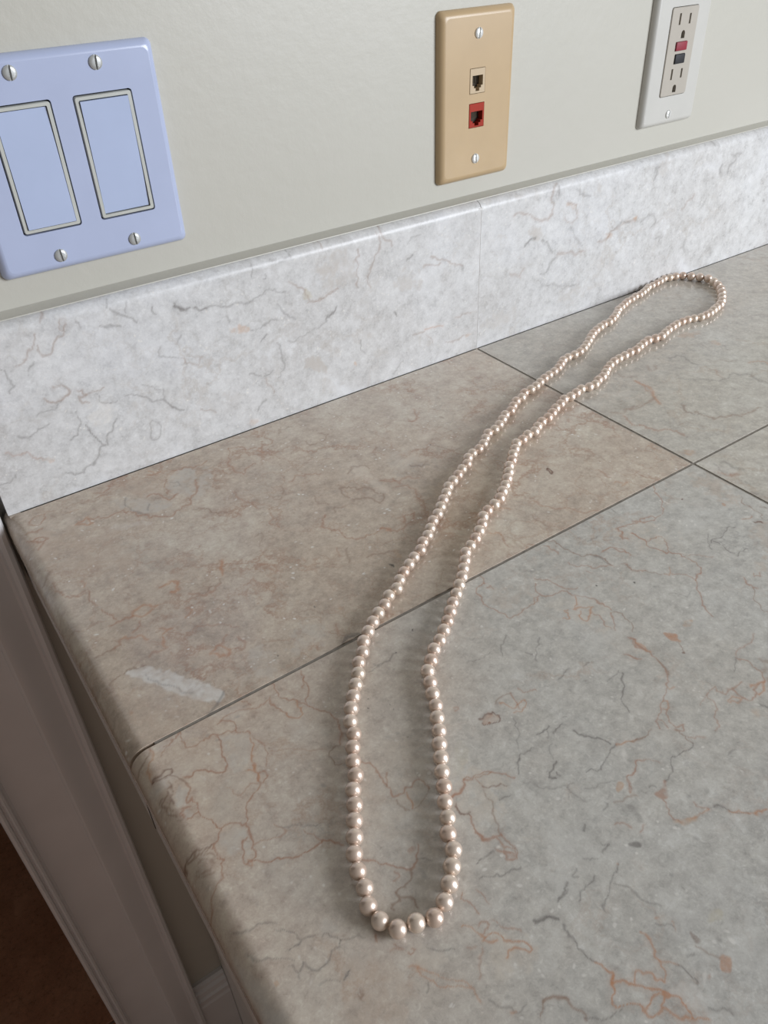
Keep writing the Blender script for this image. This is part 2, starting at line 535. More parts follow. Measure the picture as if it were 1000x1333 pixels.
traced('C', 160, 880, 3.333, '''
b 1.5 .6 110,310 105,350 80,380 55,405
o 2.5 .55 110,320 125,370 105,400 115,440 130,465
r 1.8 .6 175,310 200,290 220,275 240,250 250,240
r 1.5 .45 165,350 180,320 205,300
d 2.2 .75 130,465 165,435 180,410 205,405 215,425 195,440 170,435
b 1.8 .7 205,440 225,440 250,445 285,465
b 1.8 .75 195,470 205,490 185,520 165,540 180,560 190,585 215,595 235,605
d 2 .65 210,480 215,510 205,530 230,550
d 2.2 .7 130,465 150,455 175,450 190,450
b 1.6 .6 185,520 160,520 150,540
b 1.5 .6 175,500 195,515 210,545 200,570 225,580
r 2.2 .7 285,465 300,490 285,520 280,550 300,535 320,550 330,580 310,600 290,630 265,620 250,595 265,570 285,565
r 3 .8 330,580 345,605 390,620 405,640 405,660 420,665 410,700 400,740 385,760
r 2.2 .7 420,660 450,640 490,635 525,640 535,620 540,590 545,550 570,515 595,490 600,460 585,440 590,410 610,405 625,425 610,460
o 3.2 .7 555,270 565,300 560,340 575,370 570,400 545,410
o 2.6 .7 575,380 585,420 590,455
r 1.5 .5 555,245 590,275 615,300 620,350 625,390
r 2.8 .8 415,260 425,290 425,340 450,360 460,380 445,405 420,420 385,410 335,415 300,435 275,440
r 2 .65 415,255 450,245 490,235 540,235 560,250
r 2 .7 490,235 480,210 450,200 415,210
r 1.7 .55 425,200 440,180 480,160 540,145 600,120 625,110
r 1.6 .6 520,105 545,120 560,125
r 2 .6 415,255 380,260 350,270 330,290 300,305 270,300 245,280 250,240
r 1.5 .45 440,475 465,480 480,510 500,515 540,490 590,470
r 2.2 .7 640,40 670,60 680,85 720,95 750,100 790,115 810,125
r 2 .65 780,0 790,30 805,55 795,95 800,115
o 3 .75 750,105 780,130 780,160 760,180 725,180 710,160
r 2.2 .65 635,95 640,125 665,145 690,160 710,160
r 2.2 .7 810,125 830,140 870,150 895,155 910,180 940,220 955,240 950,270 955,300
b 2.4 .7 955,300 920,310 900,325 895,350 910,375 950,380
r 2.4 .75 535,640 545,680 570,710 560,740 570,770 560,800 540,815 520,800 515,770 510,740 515,710 535,700
r 1.6 .5 575,725 610,715 640,715 660,705 690,690 705,665 690,650 665,640
g 1.4 .4 690,650 740,650 790,655 840,655 860,645
r 2.6 .85 560,795 590,790 640,800 690,795 740,795 770,785 785,765 830,740 870,715 900,715 940,725 970,735
r 1.6 .5 870,715 840,700 800,690 780,670
r 1.3 .35 640,330 700,325 740,320 800,315 880,325
d 2.4 .75 265,830 265,790 300,760 330,750 370,745 395,735
b 2.2 .7 275,800 310,785 340,775 385,780 395,800
r 2.6 .7 395,735 400,770 420,790 435,800 420,820
* n 8 .55 420,260 550,245 565,330 545,390 500,420 460,390 430,320
* n 5 .65 230,480 270,470 285,520 275,570 240,560
* n 5 .5 260,580 300,580 305,610 280,625 260,615
* n 6 .7 430,660 520,645 540,690 500,770 440,780 410,740
* n 4 .6 520,710 555,720 550,780 520,770
* t 6 .35 95,380 130,390 135,450 105,430
* c 20 .4 640,70 770,100 770,150 690,150
* c 30 .4 180,330 420,300 440,400 280,440 180,400
* c 40 .35 280,450 560,430 540,620 420,640 320,560
''')
traced('C', 220, 1080, 3.333, '''
b 1.8 .6 125,140 150,130 180,135 195,155 180,185 150,190 120,180
b 2.4 .75 60,150 65,110 75,130 110,110 110,90 150,95 185,70
r 2.2 .65 185,85 200,110 205,130 230,125 225,150 240,180 235,215 210,255 195,270 190,310 180,370
b 1.6 .55 120,195 170,200 215,190
o 3 .6 340,150 370,155 345,130
g 1.6 .5 260,445 310,445 350,430 380,415 430,405 470,400
g 1.8 .55 460,430 510,430 550,445 575,470 625,455
g 2 .7 575,480 545,500 510,518
g 1.8 .6 660,460 700,470 740,480 740,510 705,530 680,570 650,605 620,595 590,580 575,610
g 1.6 .5 340,540 365,570 410,562 460,555 500,560 545,580
g 2.2 .7 770,620 750,650
g 1.5 .5 650,680 680,660 730,655
g 1.5 .45 520,610 545,605 570,635
g 1.4 .4 740,480 800,465 860,470
* t 4 .6 460,655 485,655 480,680 460,685
b 2 .6 840,700 858,715 840,740 825,720
r 1.8 .6 905,450 912,490
* n 10 .35 620,390 690,400 720,440 660,450
* c 10 .35 560,150 660,150 650,220 580,200
* n 20 .4 760,490 880,520 860,600 770,560
''')
traced('C', 440, 1080, 3.333, '''
r 2.6 .7 100,120 150,135 190,145 230,155 280,165 320,165 350,135 350,100 340,70
* r 4 .5 300,95 320,65 345,90 325,105
g 1.8 .5 350,120 400,130 415,135
b 2.2 .7 320,165 325,200 295,240 260,265 285,290 325,310 350,340
b 2.2 .7 260,265 265,310 240,325 230,340 245,350
r 2 .5 245,180 265,200 245,220
r 2.4 .65 540,270 530,300 570,315 600,350 610,365
r 2.4 .5 610,260 640,290 655,310
r 2.2 .6 600,15 640,45 690,40 715,70 750,80 790,105 780,130 740,130 720,100 700,85
r 1.8 .5 715,15 740,45 780,85
* r 6 .4 715,85 785,105 775,135 735,130
g 2 .65 605,150 640,120 685,90
g 1.8 .6 620,215 660,195 720,190 770,175 800,165
o 3 .65 540,430 590,425 620,440 635,470 625,485 650,495 690,480
r 2.2 .6 615,400 640,395 650,425 630,440
o 3.2 .7 635,470 700,450 735,480 800,480 830,490 835,515 790,515 750,520 735,550
r 2 .5 660,385 700,410 740,430 800,440
g 3 .75 850,390 900,385 960,385
g 1.5 .5 390,515 440,515 500,510
r 2 .4 555,520 590,515
o 3.5 .5 310,605 345,600 375,640 410,660 430,690 480,700 530,690 590,690 600,720 620,750
o 3.5 .5 345,600 390,605 440,640 470,660 530,665 580,680
* t 6 .7 540,670 585,675 590,705 545,710
r 2.4 .55 310,520 330,535 310,550 295,535
r 2.4 .45 225,525 270,520 240,500
r 1.8 .4 620,520 630,600 620,640
g 2.2 .6 385,670 375,710
g 2 .5 665,735 700,760 740,775 755,800 790,800 820,775
o 3 .5 740,800 770,800
b 2.2 .6 885,810 890,750 910,735 960,735 1000,745
r 2 .6 175,455 180,490
b 2.2 .6 100,700 120,715 100,735
g 2.2 .6 15,650 40,620
g 2 .5 960,300 1000,265
* p 40 .35 0,700 60,500 250,560 360,700 300,840 0,840
* c 20 .4 260,490 420,500 500,560 380,600 330,590
* c 25 .4 560,440 830,430 840,600 700,620 640,560
''')
traced('C', 590, 860, 4, '''
d 2.2 .75 135,305 165,285 200,270 235,285 235,310 195,320 150,315
* d 2 .8 180,303 198,305 196,318 182,318
* o 6 .45 140,290 235,280 230,315 160,325
* t 8 .4 80,350 120,335 115,380 80,400
o 2.6 .65 240,235 290,240 330,240 350,215 375,200 380,240 340,265 310,270
r 2 .65 300,165 320,190 335,215 345,245
b 1.5 .55 220,235 240,205 275,180 305,165
r 1.3 .5 340,140 365,165 390,155 425,150
g 1.5 .5 310,300 320,340 340,380 335,450
g 1.8 .6 345,520 345,490 375,480 420,465
g 2 .65 340,510 345,560 350,590
r 2 .65 0,710 30,685 60,660 65,630 90,610 140,595 180,575 240,585 330,600
r 1.5 .5 130,620 155,640 170,660
d 2.4 .6 165,655 220,655 280,650
b 1.8 .6 165,675 195,720 205,780 230,840 250,900 300,950 345,995
d 3.2 .75 10,755 35,780 60,790 85,780
r 2 .55 85,800 100,840 115,900 160,935 200,920 240,920 260,905
r 2.2 .6 260,980 300,1000
g 2.2 .75 425,385 460,370 500,330
g 2.2 .7 520,375 540,350 570,330
g 1.3 .45 485,365 490,405
g 1.3 .4 515,430 500,470 520,510
g 2.4 .8 540,520 515,550 495,580 500,605 545,612
g 1.8 .6 545,580 560,605
g 2 .8 640,365 690,385 750,400 815,432
g 1.6 .6 690,580 715,565 765,572
g 2 .7 765,570 780,535 800,480 825,450 850,440
o 2.6 .65 850,440 900,430 940,415
b 1.8 .65 940,415 970,405 1000,390
g 2.2 .75 880,70 885,130 880,190 890,225 920,270
g 1.5 .5 800,105 830,85 870,55
g 1.8 .55 545,90 580,65 615,35
g 2.2 .7 240,728 280,705
g 1.6 .4 380,630 440,645 480,660 540,655 600,660 640,690 690,730
g 1.5 .4 600,660 640,635
g 1.5 .4 690,660 760,630 840,635
r 2 .5 1000,515 950,520 945,560 945,595 915,610 920,650 930,690
* t 5 .6 855,640 885,645 880,680 855,680
b 2 .5 840,730 880,720 930,710 960,700
g 2 .45 780,770 800,740
g 2 .55 680,890 700,860
* g 5 .45 920,950 1000,955 990,980 930,975
g 2.5 .5 790,990 815,945
g 2 .6 570,290 585,285
* w 6 .4 860,480 905,465 915,520 880,530
* y 6 .25 0,410 60,420 70,560 0,640
* c 30 .45 0,560 170,580 330,620 230,700 240,860 100,860 0,760
''')
traced('C', 590, 660, 4, '''
r 1.5 .55 140,350 155,400
r 1.8 .6 160,400 130,410 125,450 150,480 190,515 235,550 285,580 340,550 390,520 420,500 435,470
r 1.6 .55 175,430 195,410 210,430
r 1.6 .55 420,500 415,470 440,460
r 1.8 .6 430,400 440,430 455,460 490,465 530,445 565,435 610,455 640,465 690,460 740,490 780,500 820,530
r 1.6 .55 420,375 480,375 530,395 575,425 650,420
o 2 .65 600,540 575,540 600,560 605,590 565,585
o 2.2 .65 640,470 650,510 630,535 660,520 700,525 735,520 725,550 690,595 665,575 670,540
* o 3 .55 710,530 735,530 735,555 712,555
r 1.8 .6 740,560 780,590 800,620 830,635
b 2.2 .65 830,545 870,550 890,570 920,590 945,620 945,650
r 1.6 .6 820,550 835,580 850,640
b 2.2 .75 480,170 520,175 560,205 600,230 640,245 690,250 740,250 780,265 820,295
r 1.6 .5 470,205 510,225 550,250
r 1.8 .55 590,290 640,310 700,305 760,305 830,300
r 1.5 .5 690,330 730,340
r 1.7 .55 770,235 800,220 850,215 900,235 930,255
r 1.7 .55 870,295 910,300 930,325 1000,335
g 1.6 .5 710,180 750,150
r 2 .55 860,110 885,130 880,160 910,160
r 1.5 .5 850,110 900,95 980,75 1000,65
r 1.6 .5 940,135 970,160 1000,170
g 1.5 .55 270,670 255,720 255,775
g 1.6 .5 440,680 425,740 435,800
g 1.4 .4 80,805 150,785 200,750
g 1.5 .5 680,835 700,800
* k 1 .9 747,405
* k 1 .95 945,390
r 2.2 .6 915,680 950,690 990,735
r 2 .5 915,770 960,790
g 2 .6 375,760 400,762
* p 25 .3 150,420 290,440 400,400 420,460 280,560
* c 30 .3 500,460 820,500 840,640 620,600
''')
traced('C', 770, 600, 4.348, '''
r 1.7 .6 345,130 365,170 385,210 405,245 395,300 360,320 355,335 290,345 275,330 300,320 355,320
r 1.5 .5 275,330 210,355 150,380 180,410 175,440
r 2.2 .75 235,410 270,430 305,450 310,475 350,490 400,510 440,520 500,530 540,550 590,575 615,605 610,640 590,680
r 1.7 .65 305,455 340,440 380,430 410,440 430,465 425,500 432,515
r 1.3 .45 500,525 580,530 650,535 690,545
r 1.6 .6 590,680 540,655 490,645 460,640
o 2.2 .5 440,600 450,650 420,640
b 1.7 .55 300,625 350,640 400,645
r 1.8 .6 590,680 610,720 630,770 640,820 665,860 680,880
b 2 .6 185,585 210,590 230,620 265,625
r 1.7 .55 60,510 130,495 180,510 220,540
g 2 .6 20,540 60,555 105,580
g 1.6 .55 45,270 110,270 140,290
g 2 .7 820,380 770,385 740,405 700,445 685,465
g 1.5 .55 660,415 665,460 678,500
g 2 .75 700,455 760,490 810,520
g 2 .7 825,540 840,510 875,495
b 1.6 .65 850,200 850,230 900,260 940,285 970,300 975,330
d 3 .85 920,350 950,345 975,352
o 2.4 .55 855,330 890,325 900,315
b 1.6 .6 960,262 1000,268
r 2 .65 855,655 870,700 910,715 940,720
b 2 .65 910,715 920,780 960,830 1000,855
r 1.6 .55 920,635 925,655 965,655 965,635
* t 5 .55 510,905 560,900 570,940 520,940
* o 5 .6 400,970 470,965 500,1000 470,1035 440,1000
r 2.4 .55 240,1010 250,1050 320,1080
* o 2 .6 735,240 760,245 755,258
* p 12 .45 930,560 1000,540 1000,620 930,610
* p 25 .4 560,60 700,80 800,170 820,240 700,200 600,120
* p 18 .35 940,370 1000,340 1000,520 930,500
g 1.4 .4 445,745 500,750 525,770 575,735
* k 1 .9 243,687
* k 1 .9 28,702
* d 1.5 .8 525,218
* c 30 .4 150,360 300,340 440,420 420,500 200,460
''')
traced('C', 770, 820, 4.348, '''
r 2.4 .6 225,50 250,60 250,90 290,100 330,120 350,155 385,185 420,215 435,250 445,290 420,320 415,360 405,410 400,460 385,500 385,560
b 3 .6 380,175 420,215 440,255
o 3 .6 260,75 300,95 340,125
o 2.2 .55 420,320 440,340 470,320
o 3 .55 410,410 440,415 435,450 410,445
r 2 .6 435,450 440,490 460,545 490,550 510,540 510,575 480,570 460,560
r 1.7 .5 385,520 410,525 435,555
b 2.2 .65 470,570 510,595 545,630 570,640
g 2.6 .7 570,640 545,665 500,705 465,745 455,780 465,805 440,830 415,850
* r 6 .65 410,840 425,890 435,920 395,950 365,920 400,900
r 2.2 .65 400,950 440,1020 490,1085 520,1100
* t 7 .75 500,1090 560,1060 610,1055 540,1110 510,1115
o 2.5 .5 560,1060 620,1050 660,1020
r 1.6 .45 550,610 600,605 640,610
g 3.6 .8 680,1000 730,1000 780,1015
b 2.6 .7 780,1015 850,1035 890,1045
o 2.8 .6 780,1020 890,1045 940,1045 1000,1015
* o 5 .5 925,1040 1000,1010 1000,1030 940,1055
r 1.8 .5 590,970 600,1000 640,1015 660,1020
b 1.8 .6 350,560 310,595 260,620 220,630
* t 4 .6 130,650 190,640 185,655 135,662
r 1.8 .5 240,740 245,790 240,825 210,835 220,880 230,920
r 1.5 .45 245,738 320,735 390,745
* g 8 .35 120,960 190,965 240,1005 285,1080 260,1080 220,1020 180,990 120,975
* w 8 .5 155,680 210,665 215,710 190,750 150,720
r 1.8 .5 650,370 670,330 690,310 715,340 760,355 800,330 850,295
r 1.8 .5 655,370 690,410 710,445 700,490 710,540 680,570
r 1.6 .45 615,420 640,385 655,355
r 2.2 .6 800,330 805,350 850,380 900,405 930,370 920,330 940,310 970,285 960,240 920,205 860,170 825,165
o 3 .5 780,400 800,375 850,390 830,415 790,405
o 3.5 .65 900,320 930,305 965,290 970,330 940,360
g 1.6 .5 825,165 810,240
r 1.6 .45 825,150 850,100 900,60 930,20
* b 12 .6 960,180 1000,160 1000,290 975,280
* t 20 .35 900,430 1000,440 1000,520 930,500
* o 5 .55 400,10 470,15 500,45 470,85 430,40
b 2 .55 480,80 510,100 525,125
* d 2 .7 520,128
* d 4 .6 300,905 320,910 315,930
g 2 .5 330,890 375,885
g 2 .45 780,710 830,680
* g 6 .35 640,912 660,918 650,930
* g 6 .35 548,930 568,938 555,950
r 1.8 .5 190,145 240,155 280,165
g 2.2 .65 950,422 1000,420
''')
traced('C', 700, 1060, 3.333, '''
g 3.6 .8 0,460 50,450 95,450
g 2.6 .65 115,470 125,500 165,545 210,595 255,645
o 4.5 .75 255,650 290,670 320,690 325,730 330,770 315,810 330,835 370,830 430,830 450,850
o 4.5 .75 325,700 330,730 370,735 420,735 460,745 510,750 560,765 590,790 630,830 680,890
o 3.5 .65 425,735 425,695 480,690 550,710 550,680 520,640 500,600 495,560 470,530
* o 5 .7 450,515 490,520 500,545 460,545
o 2.8 .55 515,630 560,640 600,655
g 2.6 .6 600,655 640,685 690,730
o 5 .75 480,790 520,770 550,780 555,820 550,850 510,875 480,870 460,845 480,820 480,790
o 4 .65 550,850 590,870 640,880 690,895 740,890
* o 6 .7 530,755 570,770 580,800 545,800
b 2.6 .65 20,885 25,810 60,800 130,815 165,845 205,870 210,900
g 3 .55 205,885 265,890 320,870 365,850
* o 4 .6 510,430 540,430 535,450 512,448
o 3 .4 580,460 600,480 600,505
g 2 .5 510,465 570,470 600,490
g 2 .45 340,300 380,310 430,340 480,375 530,400
* d 8 .55 665,515 695,520 690,550 668,540
* g 11 .6 765,525 800,530 795,550 770,545
* y 10 .5 735,420 800,420 805,470 745,475
* o 6 .6 800,606 822,602 838,622 836,655 826,692 806,694 792,668 788,630
b 2.4 .5 690,570 720,585 760,610 790,620
* w 4 .6 715,650 730,650 730,735 715,735
* w 12 .4 560,760 640,730 740,780 740,890 680,860
* w 25 .25 360,660 480,640 540,700 420,720
g 2.4 .55 755,845 810,850 850,875
g 2.2 .5 205,80 215,50
r 2.6 .5 345,45 375,40 400,60
r 2.2 .5 440,75 455,45
* g 7 .55 400,135 480,125 490,140 410,150
g 2.5 .5 290,160 315,125 265,125
g 2 .5 195,195 260,195
g 2.4 .5 165,230 155,270 175,270
g 2.6 .65 240,270 200,300 190,340 185,380
g 2.6 .65 130,300 125,335 90,375
g 2.2 .55 290,430 300,360 320,310 330,260 350,210
* o 4 .5 345,212
* g 5 .55 640,235 670,228 660,245
g 2.2 .5 650,625 690,605
* r 5 .5 735,690 750,700 740,725
* g 6 .3 830,335 850,335 845,352
* g 10 .3 190,700 240,730 220,760
''')
traced('C', 430, 860, 4.762, '''
r 1.8 .65 190,620 240,625 280,670 310,720 340,780 370,800 400,840 450,830 500,780 540,745 580,745 600,790
* d 3 .75 315,755 345,770 335,790 312,770
r 2 .55 345,690 350,740 340,770
o 3.4 .65 470,830 490,870 510,910
b 1.7 .55 415,870 430,910 460,935 490,920
b 1.7 .5 600,790 590,850 560,900 530,915
r 1.8 .6 760,850 800,820 840,770 850,740 920,730 1000,690
d 2.6 .75 780,890 800,930 860,950
r 1.6 .5 870,960 890,1040 930,1095
r 1.6 .5 0,330 40,400 70,430
* k 1 .9 235,238
* k 1 .8 237,299
* k 1 .9 355,270
* k 1 .8 385,299
* k 1 .9 470,472
* d 3 .5 570,450 595,450 590,470
g 1.6 .5 250,40 320,10
r 1.8 .5 770,290 785,280 795,295 780,308
* r 8 .4 70,430 90,450 85,520 70,500
* c 60 .35 200,500 620,560 620,1090 200,1090
''')
traced('C', 300, 700, 3.333, '''
r 1.6 .5 310,570 315,620 310,660
g 1.6 .5 600,580 660,540 720,500
* k 1 .9 715,500
* k 1 .8 790,403
''')
traced('A', 0, 560, 3.333, '''
r 2 .6 130,405 155,375 200,365 205,380 165,410 130,410
r 1.8 .55 100,455 140,435 190,425
r 2.6 .7 110,480 150,475 205,470 170,490 140,490
r 1.8 .6 190,490 170,520
b 1.8 .5 230,370 245,380
r 1.6 .45 290,360 340,345
o 2.6 .65 330,410 350,395 385,380 400,405 375,415 340,410
r 2.2 .65 385,385 430,375 480,375 530,345 570,355 600,375 660,380 710,375 750,370 790,335 820,320 830,285 855,265 850,215
r 1.8 .6 410,270 440,275 480,250 470,240
r 2.2 .65 640,290 690,280 730,300 770,275
r 1.7 .6 720,215 715,245 725,280
o 2 .55 640,170 670,190 640,190 700,180
r 2 .6 740,180 800,160 860,150 900,130
b 1.8 .6 840,345 890,340 920,350 950,360 990,355
g 1.4 .5 640,320 645,345
g 1.5 .5 540,300 545,325 610,365
g 1.4 .4 740,230 770,225 780,240 755,245
* n 5 .75 740,200 790,170 850,170 850,250 820,290 740,270 725,240
* n 5 .75 470,305 540,295 640,305 760,310 720,350 610,365 545,335 480,330
* n 6 .65 870,180 910,140 915,240 880,290 830,320 860,270
* w 8 .3 480,410 560,405 660,395 650,410 520,430
* p 12 .55 490,270 530,220 620,200 720,220 715,250 600,290
b 1.8 .5 215,605 200,640 185,660
r 1.6 .45 225,665 260,710 320,715 370,700
o 2 .45 345,655 370,660 360,680
b 1.7 .5 385,700 390,740 415,750
o 4 .6 965,560 970,600 965,630
b 1.7 .6 960,640 935,680 890,705 860,710
o 2.2 .55 690,680 720,665 770,660 770,690 740,700
* p 40 .45 150,440 450,430 600,520 540,640 300,640 180,560
''')
traced('A', 60, 740, 3.333, '''
o 2.6 .6 380,205 395,170 430,160 480,165
o 2.4 .55 380,205 430,205 460,180
r 2.2 .65 380,205 340,220 300,240 270,250
r 1.8 .6 240,180 285,210 300,225
r 1.8 .55 410,230 405,255 375,280
b 1.7 .65 215,385 260,360 300,345
o 3 .55 330,305 380,300 420,295 440,310
r 1.5 .5 320,310 320,340 290,350
o 4 .6 490,265 530,270 550,260 510,290 515,340
r 1.5 .45 455,380 470,360 520,345
r 1.5 .5 620,380 670,350 700,345
o 2.6 .65 720,370 740,345 790,350 800,370 760,380 725,375
r 1.5 .5 780,290 760,330 740,345
r 1.5 .5 800,350 850,350 865,320 830,295
r 1.4 .45 650,255 700,245 760,245 830,255
o 2.5 .5 610,175 630,180 605,215
b 2 .65 285,510 300,480 340,455 390,430 430,425
* b 3 .45 250,515 280,515 275,530
* w 5 .95 340,455 380,435 420,422 490,428 520,448 545,440 570,448 592,478 640,488 690,492 730,508 770,535 768,560 745,580 700,572 650,570 600,560 560,548 520,528 495,500 440,498 400,475
g 1.6 .6 765,530 755,570 735,605 700,630
g 1.2 .4 440,460 480,490 530,505 580,540 640,540
* r 4 .55 345,610 365,605 380,630 360,640
* r 4 .35 435,590 455,600 445,610
o 2.2 .55 490,80 530,70 570,65 575,95 540,105
r 1.4 .45 50,100 75,120 120,120 160,95
r 1.6 .5 180,95 195,140 225,155
r 1.7 .5 860,75 900,45 920,65 960,70 980,95 900,75
r 1.6 .5 620,110 670,115 730,100 750,70
* n 14 .45 880,410 920,340 1000,330 1000,470 900,480
* p 40 .35 300,540 500,560 640,600 480,700 400,740 330,640
* t 8 .35 150,360 180,370 170,400
''')
traced('A', 260, 520, 3.333, '''
r 2 .55 125,215 180,205 250,210 270,205
* o 4 .5 240,215 270,200 285,240 265,235
r 1.8 .55 125,215 135,260 120,280 150,310 190,325 215,290 240,280
r 1.6 .5 390,355 420,330 480,325 530,320
b 1.6 .5 520,145 560,150 545,170 480,200 460,180
b 2.2 .65 610,385 650,375 690,390 740,385 795,405 785,450 750,430 700,430 650,425 620,410 610,385
b 1.8 .5 650,320 660,290 720,285 740,300
r 1.6 .5 780,350 850,355 840,340
b 1.6 .5 620,465 590,465 590,490
r 2 .65 540,500 530,540 540,560 610,570 625,595 670,610 740,590 790,555 830,570 890,560 930,520 940,490 900,500 880,530
* o 4 .5 790,540 830,555 830,575 785,570
b 1.5 .5 500,420 520,455 560,455
b 1.5 .45 355,380 360,420 350,435
b 1.6 .55 730,685 780,670 840,660
* t 6 .45 830,650 880,660 870,700 835,690
* k 1.5 .95 818,712 832,716 842,730 828,730
r 1.8 .5 310,490 320,515 300,540 350,555 345,540
r 1.6 .5 150,400 160,430 210,440 250,470
b 1.4 .4 30,470 0,480
b 1.5 .45 50,485 80,495 120,490
o 4 .55 100,700 97,750
r 1.8 .45 260,720 320,715 340,745 300,735
b 1.7 .5 640,650 650,680 645,710
r 1.4 .45 760,210 750,235 800,240
r 1.6 .45 930,40 950,80 910,95
g 1.5 .5 910,285 960,290 1000,285
r 1.6 .5 850,380 900,370 940,390 940,430 1000,430
b 1.4 .4 240,600 270,580 260,640
b 1.4 .4 340,150 350,130 400,120
b 1.4 .35 560,60 600,80 620,60
r 1.6 .4 420,700 440,690 460,705
r 1.6 .4 590,640 610,680
* n 18 .3 800,250 900,220 960,300 860,330
''')
traced('A', 300, 700, 3.333, '''
r 1.8 .45 450,370 465,410
* g 4 .85 478,466 500,415 560,405 575,415 500,446
* n 14 .5 250,420 320,360 400,390 390,470 260,500
* t 5 .4 460,300 490,300 490,320 465,320
r 1.6 .45 340,490 380,470 385,490
* k 1 .9 210,517
* k 1 .8 365,297
b 1.5 .4 280,320 350,310 400,330
''')
traced('A', 480, 440, 4.167, '''
b 2 .35 340,270 390,280
* b 4 .5 385,430 420,435 400,445
r 1.8 .35 210,440 260,445 270,400
b 1.4 .45 330,580 370,585 400,600 500,600
* k 1 .8 333,578
r 1.8 .45 70,770 120,770 170,790 180,760 270,755
b 1.4 .45 230,690 290,700 330,670
b 1.4 .35 20,620 40,640 30,590
b 1.3 .35 380,480 440,500 500,530
''')
traced('A', 620, 480, 3.333, '''
* d 2 .95 303,432 320,428 342,448 335,460 310,450
* p 1.5 .7 314,438 326,440 330,450 320,448
r 2 .45 510,440 560,455 580,470
o 2.2 .45 600,495 660,490 640,510
r 1.8 .35 590,250 620,300 590,290
r 1.8 .5 235,575 290,600 380,605 450,620 520,615
o 2.4 .45 90,600 150,610
* r 3 .4 190,608 205,612 200,620
b 1.6 .5 225,635 270,660 295,680
o 2.4 .5 60,715 110,720
r 1.6 .5 110,720 140,770
b 1.5 .4 245,305 300,298 350,300
b 1.5 .3 480,390 540,380 560,400
''')
traced('B', 620, 480, 3.333, '''
r 1.8 .5 690,55 730,75 770,120 800,145
b 1.5 .45 770,120 740,150 690,165 640,175
r 1.7 .55 640,205 680,245 740,260 810,265 870,270 910,290
* t 5 .5 870,360 940,350 955,375 900,375
g 1.5 .45 895,150 910,190 960,200 1000,195
''')
traced('B', 740, 400, 3.846, '''
o 2 .5 330,370 360,385 400,395 430,440 460,480
b 1.6 .5 430,450 380,490 310,510 220,530
b 1.5 .45 395,290 410,320 440,290
g 1.6 .5 500,255 550,240 600,260 640,285
g 1.4 .4 560,350 650,360 800,355 830,330 920,340 1000,380
b 1.8 .6 575,490 590,525 640,520 680,545 780,550 860,545 920,520 950,500
* o 4 .35 540,720 620,715 650,740 590,745
o 2.4 .45 905,280 950,270 1000,285
* t 5 .4 560,130 660,110 650,145 540,155
* t 5 .4 700,160 740,160 770,195 720,185
r 1.5 .35 740,310 760,350
b 1.5 .35 250,330 300,350 340,345
b 1.3 .3 700,265 780,262 840,265
b 1.3 .3 560,590 640,585 700,595
''')
traced('D', 770, 600, 4.348, '''
r 2.4 .55 720,65 770,80 825,75 790,85
g 1.8 .5 740,10 800,40 850,45
g 2.2 .5 910,180 950,185
b 2.2 .55 970,210 1000,215
* w 12 .45 640,0 740,20 830,60 760,70 680,50
g 1.6 .4 880,120 900,130
g 1.5 .4 700,20 720,50 760,60
''')
traced('S', 0, 390, 4.167, '''
g 1.6 .5 0,385 35,395 45,435 90,470 60,490 55,520
b 1.6 .5 90,365 135,330 150,280 190,230 200,190
b 1.6 .5 215,120 240,60 255,10
b 1.6 .5 320,100 325,160 350,170 355,120 325,100
b 1.8 .5 345,180 300,240 280,290 235,305 200,280 210,240
g 1.8 .55 410,120 450,160
g 1.6 .5 590,10 585,45 640,75 690,90 740,125
g 1.4 .4 690,10 680,70
g 2.2 .65 825,35 845,75
g 1.6 .5 545,145 600,150 660,145
g 2.2 .65 945,20 950,40 995,50
b 2 .6 285,470 330,470 370,490 380,510 330,550 280,560 230,540
b 2.2 .6 420,490 450,490 470,520 430,520 450,560 480,560
b 2 .55 480,510 540,500 560,480
g 1.8 .55 520,520 550,560 640,550
g 1.5 .45 330,555 260,600 200,630
g 1.8 .5 420,600 430,640 430,690 425,730 380,760
g 2.2 .65 470,680 490,720 530,770 560,790
g 1.8 .55 640,650 615,700 575,740 575,790 545,800 540,850 515,880 460,915 455,940 370,940
g 1.6 .5 265,680 200,700 170,740 100,745
r 1.5 .4 35,835 120,835 180,845 230,870
* t 5 .5 230,865 290,855 300,880 240,885
g 1.8 .5 0,1000 60,985 90,950 80,975
g 1.7 .5 680,530 720,520 760,525 830,555 890,545 940,585 1000,595
g 1.5 .45 810,680 830,660 870,680 875,730 840,760 815,740 810,690
g 1.4 .4 870,260 870,310 930,310 960,320
g 1.7 .5 150,415 155,380 185,355
* e 10 .45 700,560 760,570 750,620 710,610
* e 8 .5 520,670 560,660 575,700 530,710
* w 20 .4 490,560 640,570 600,700 500,660
''')
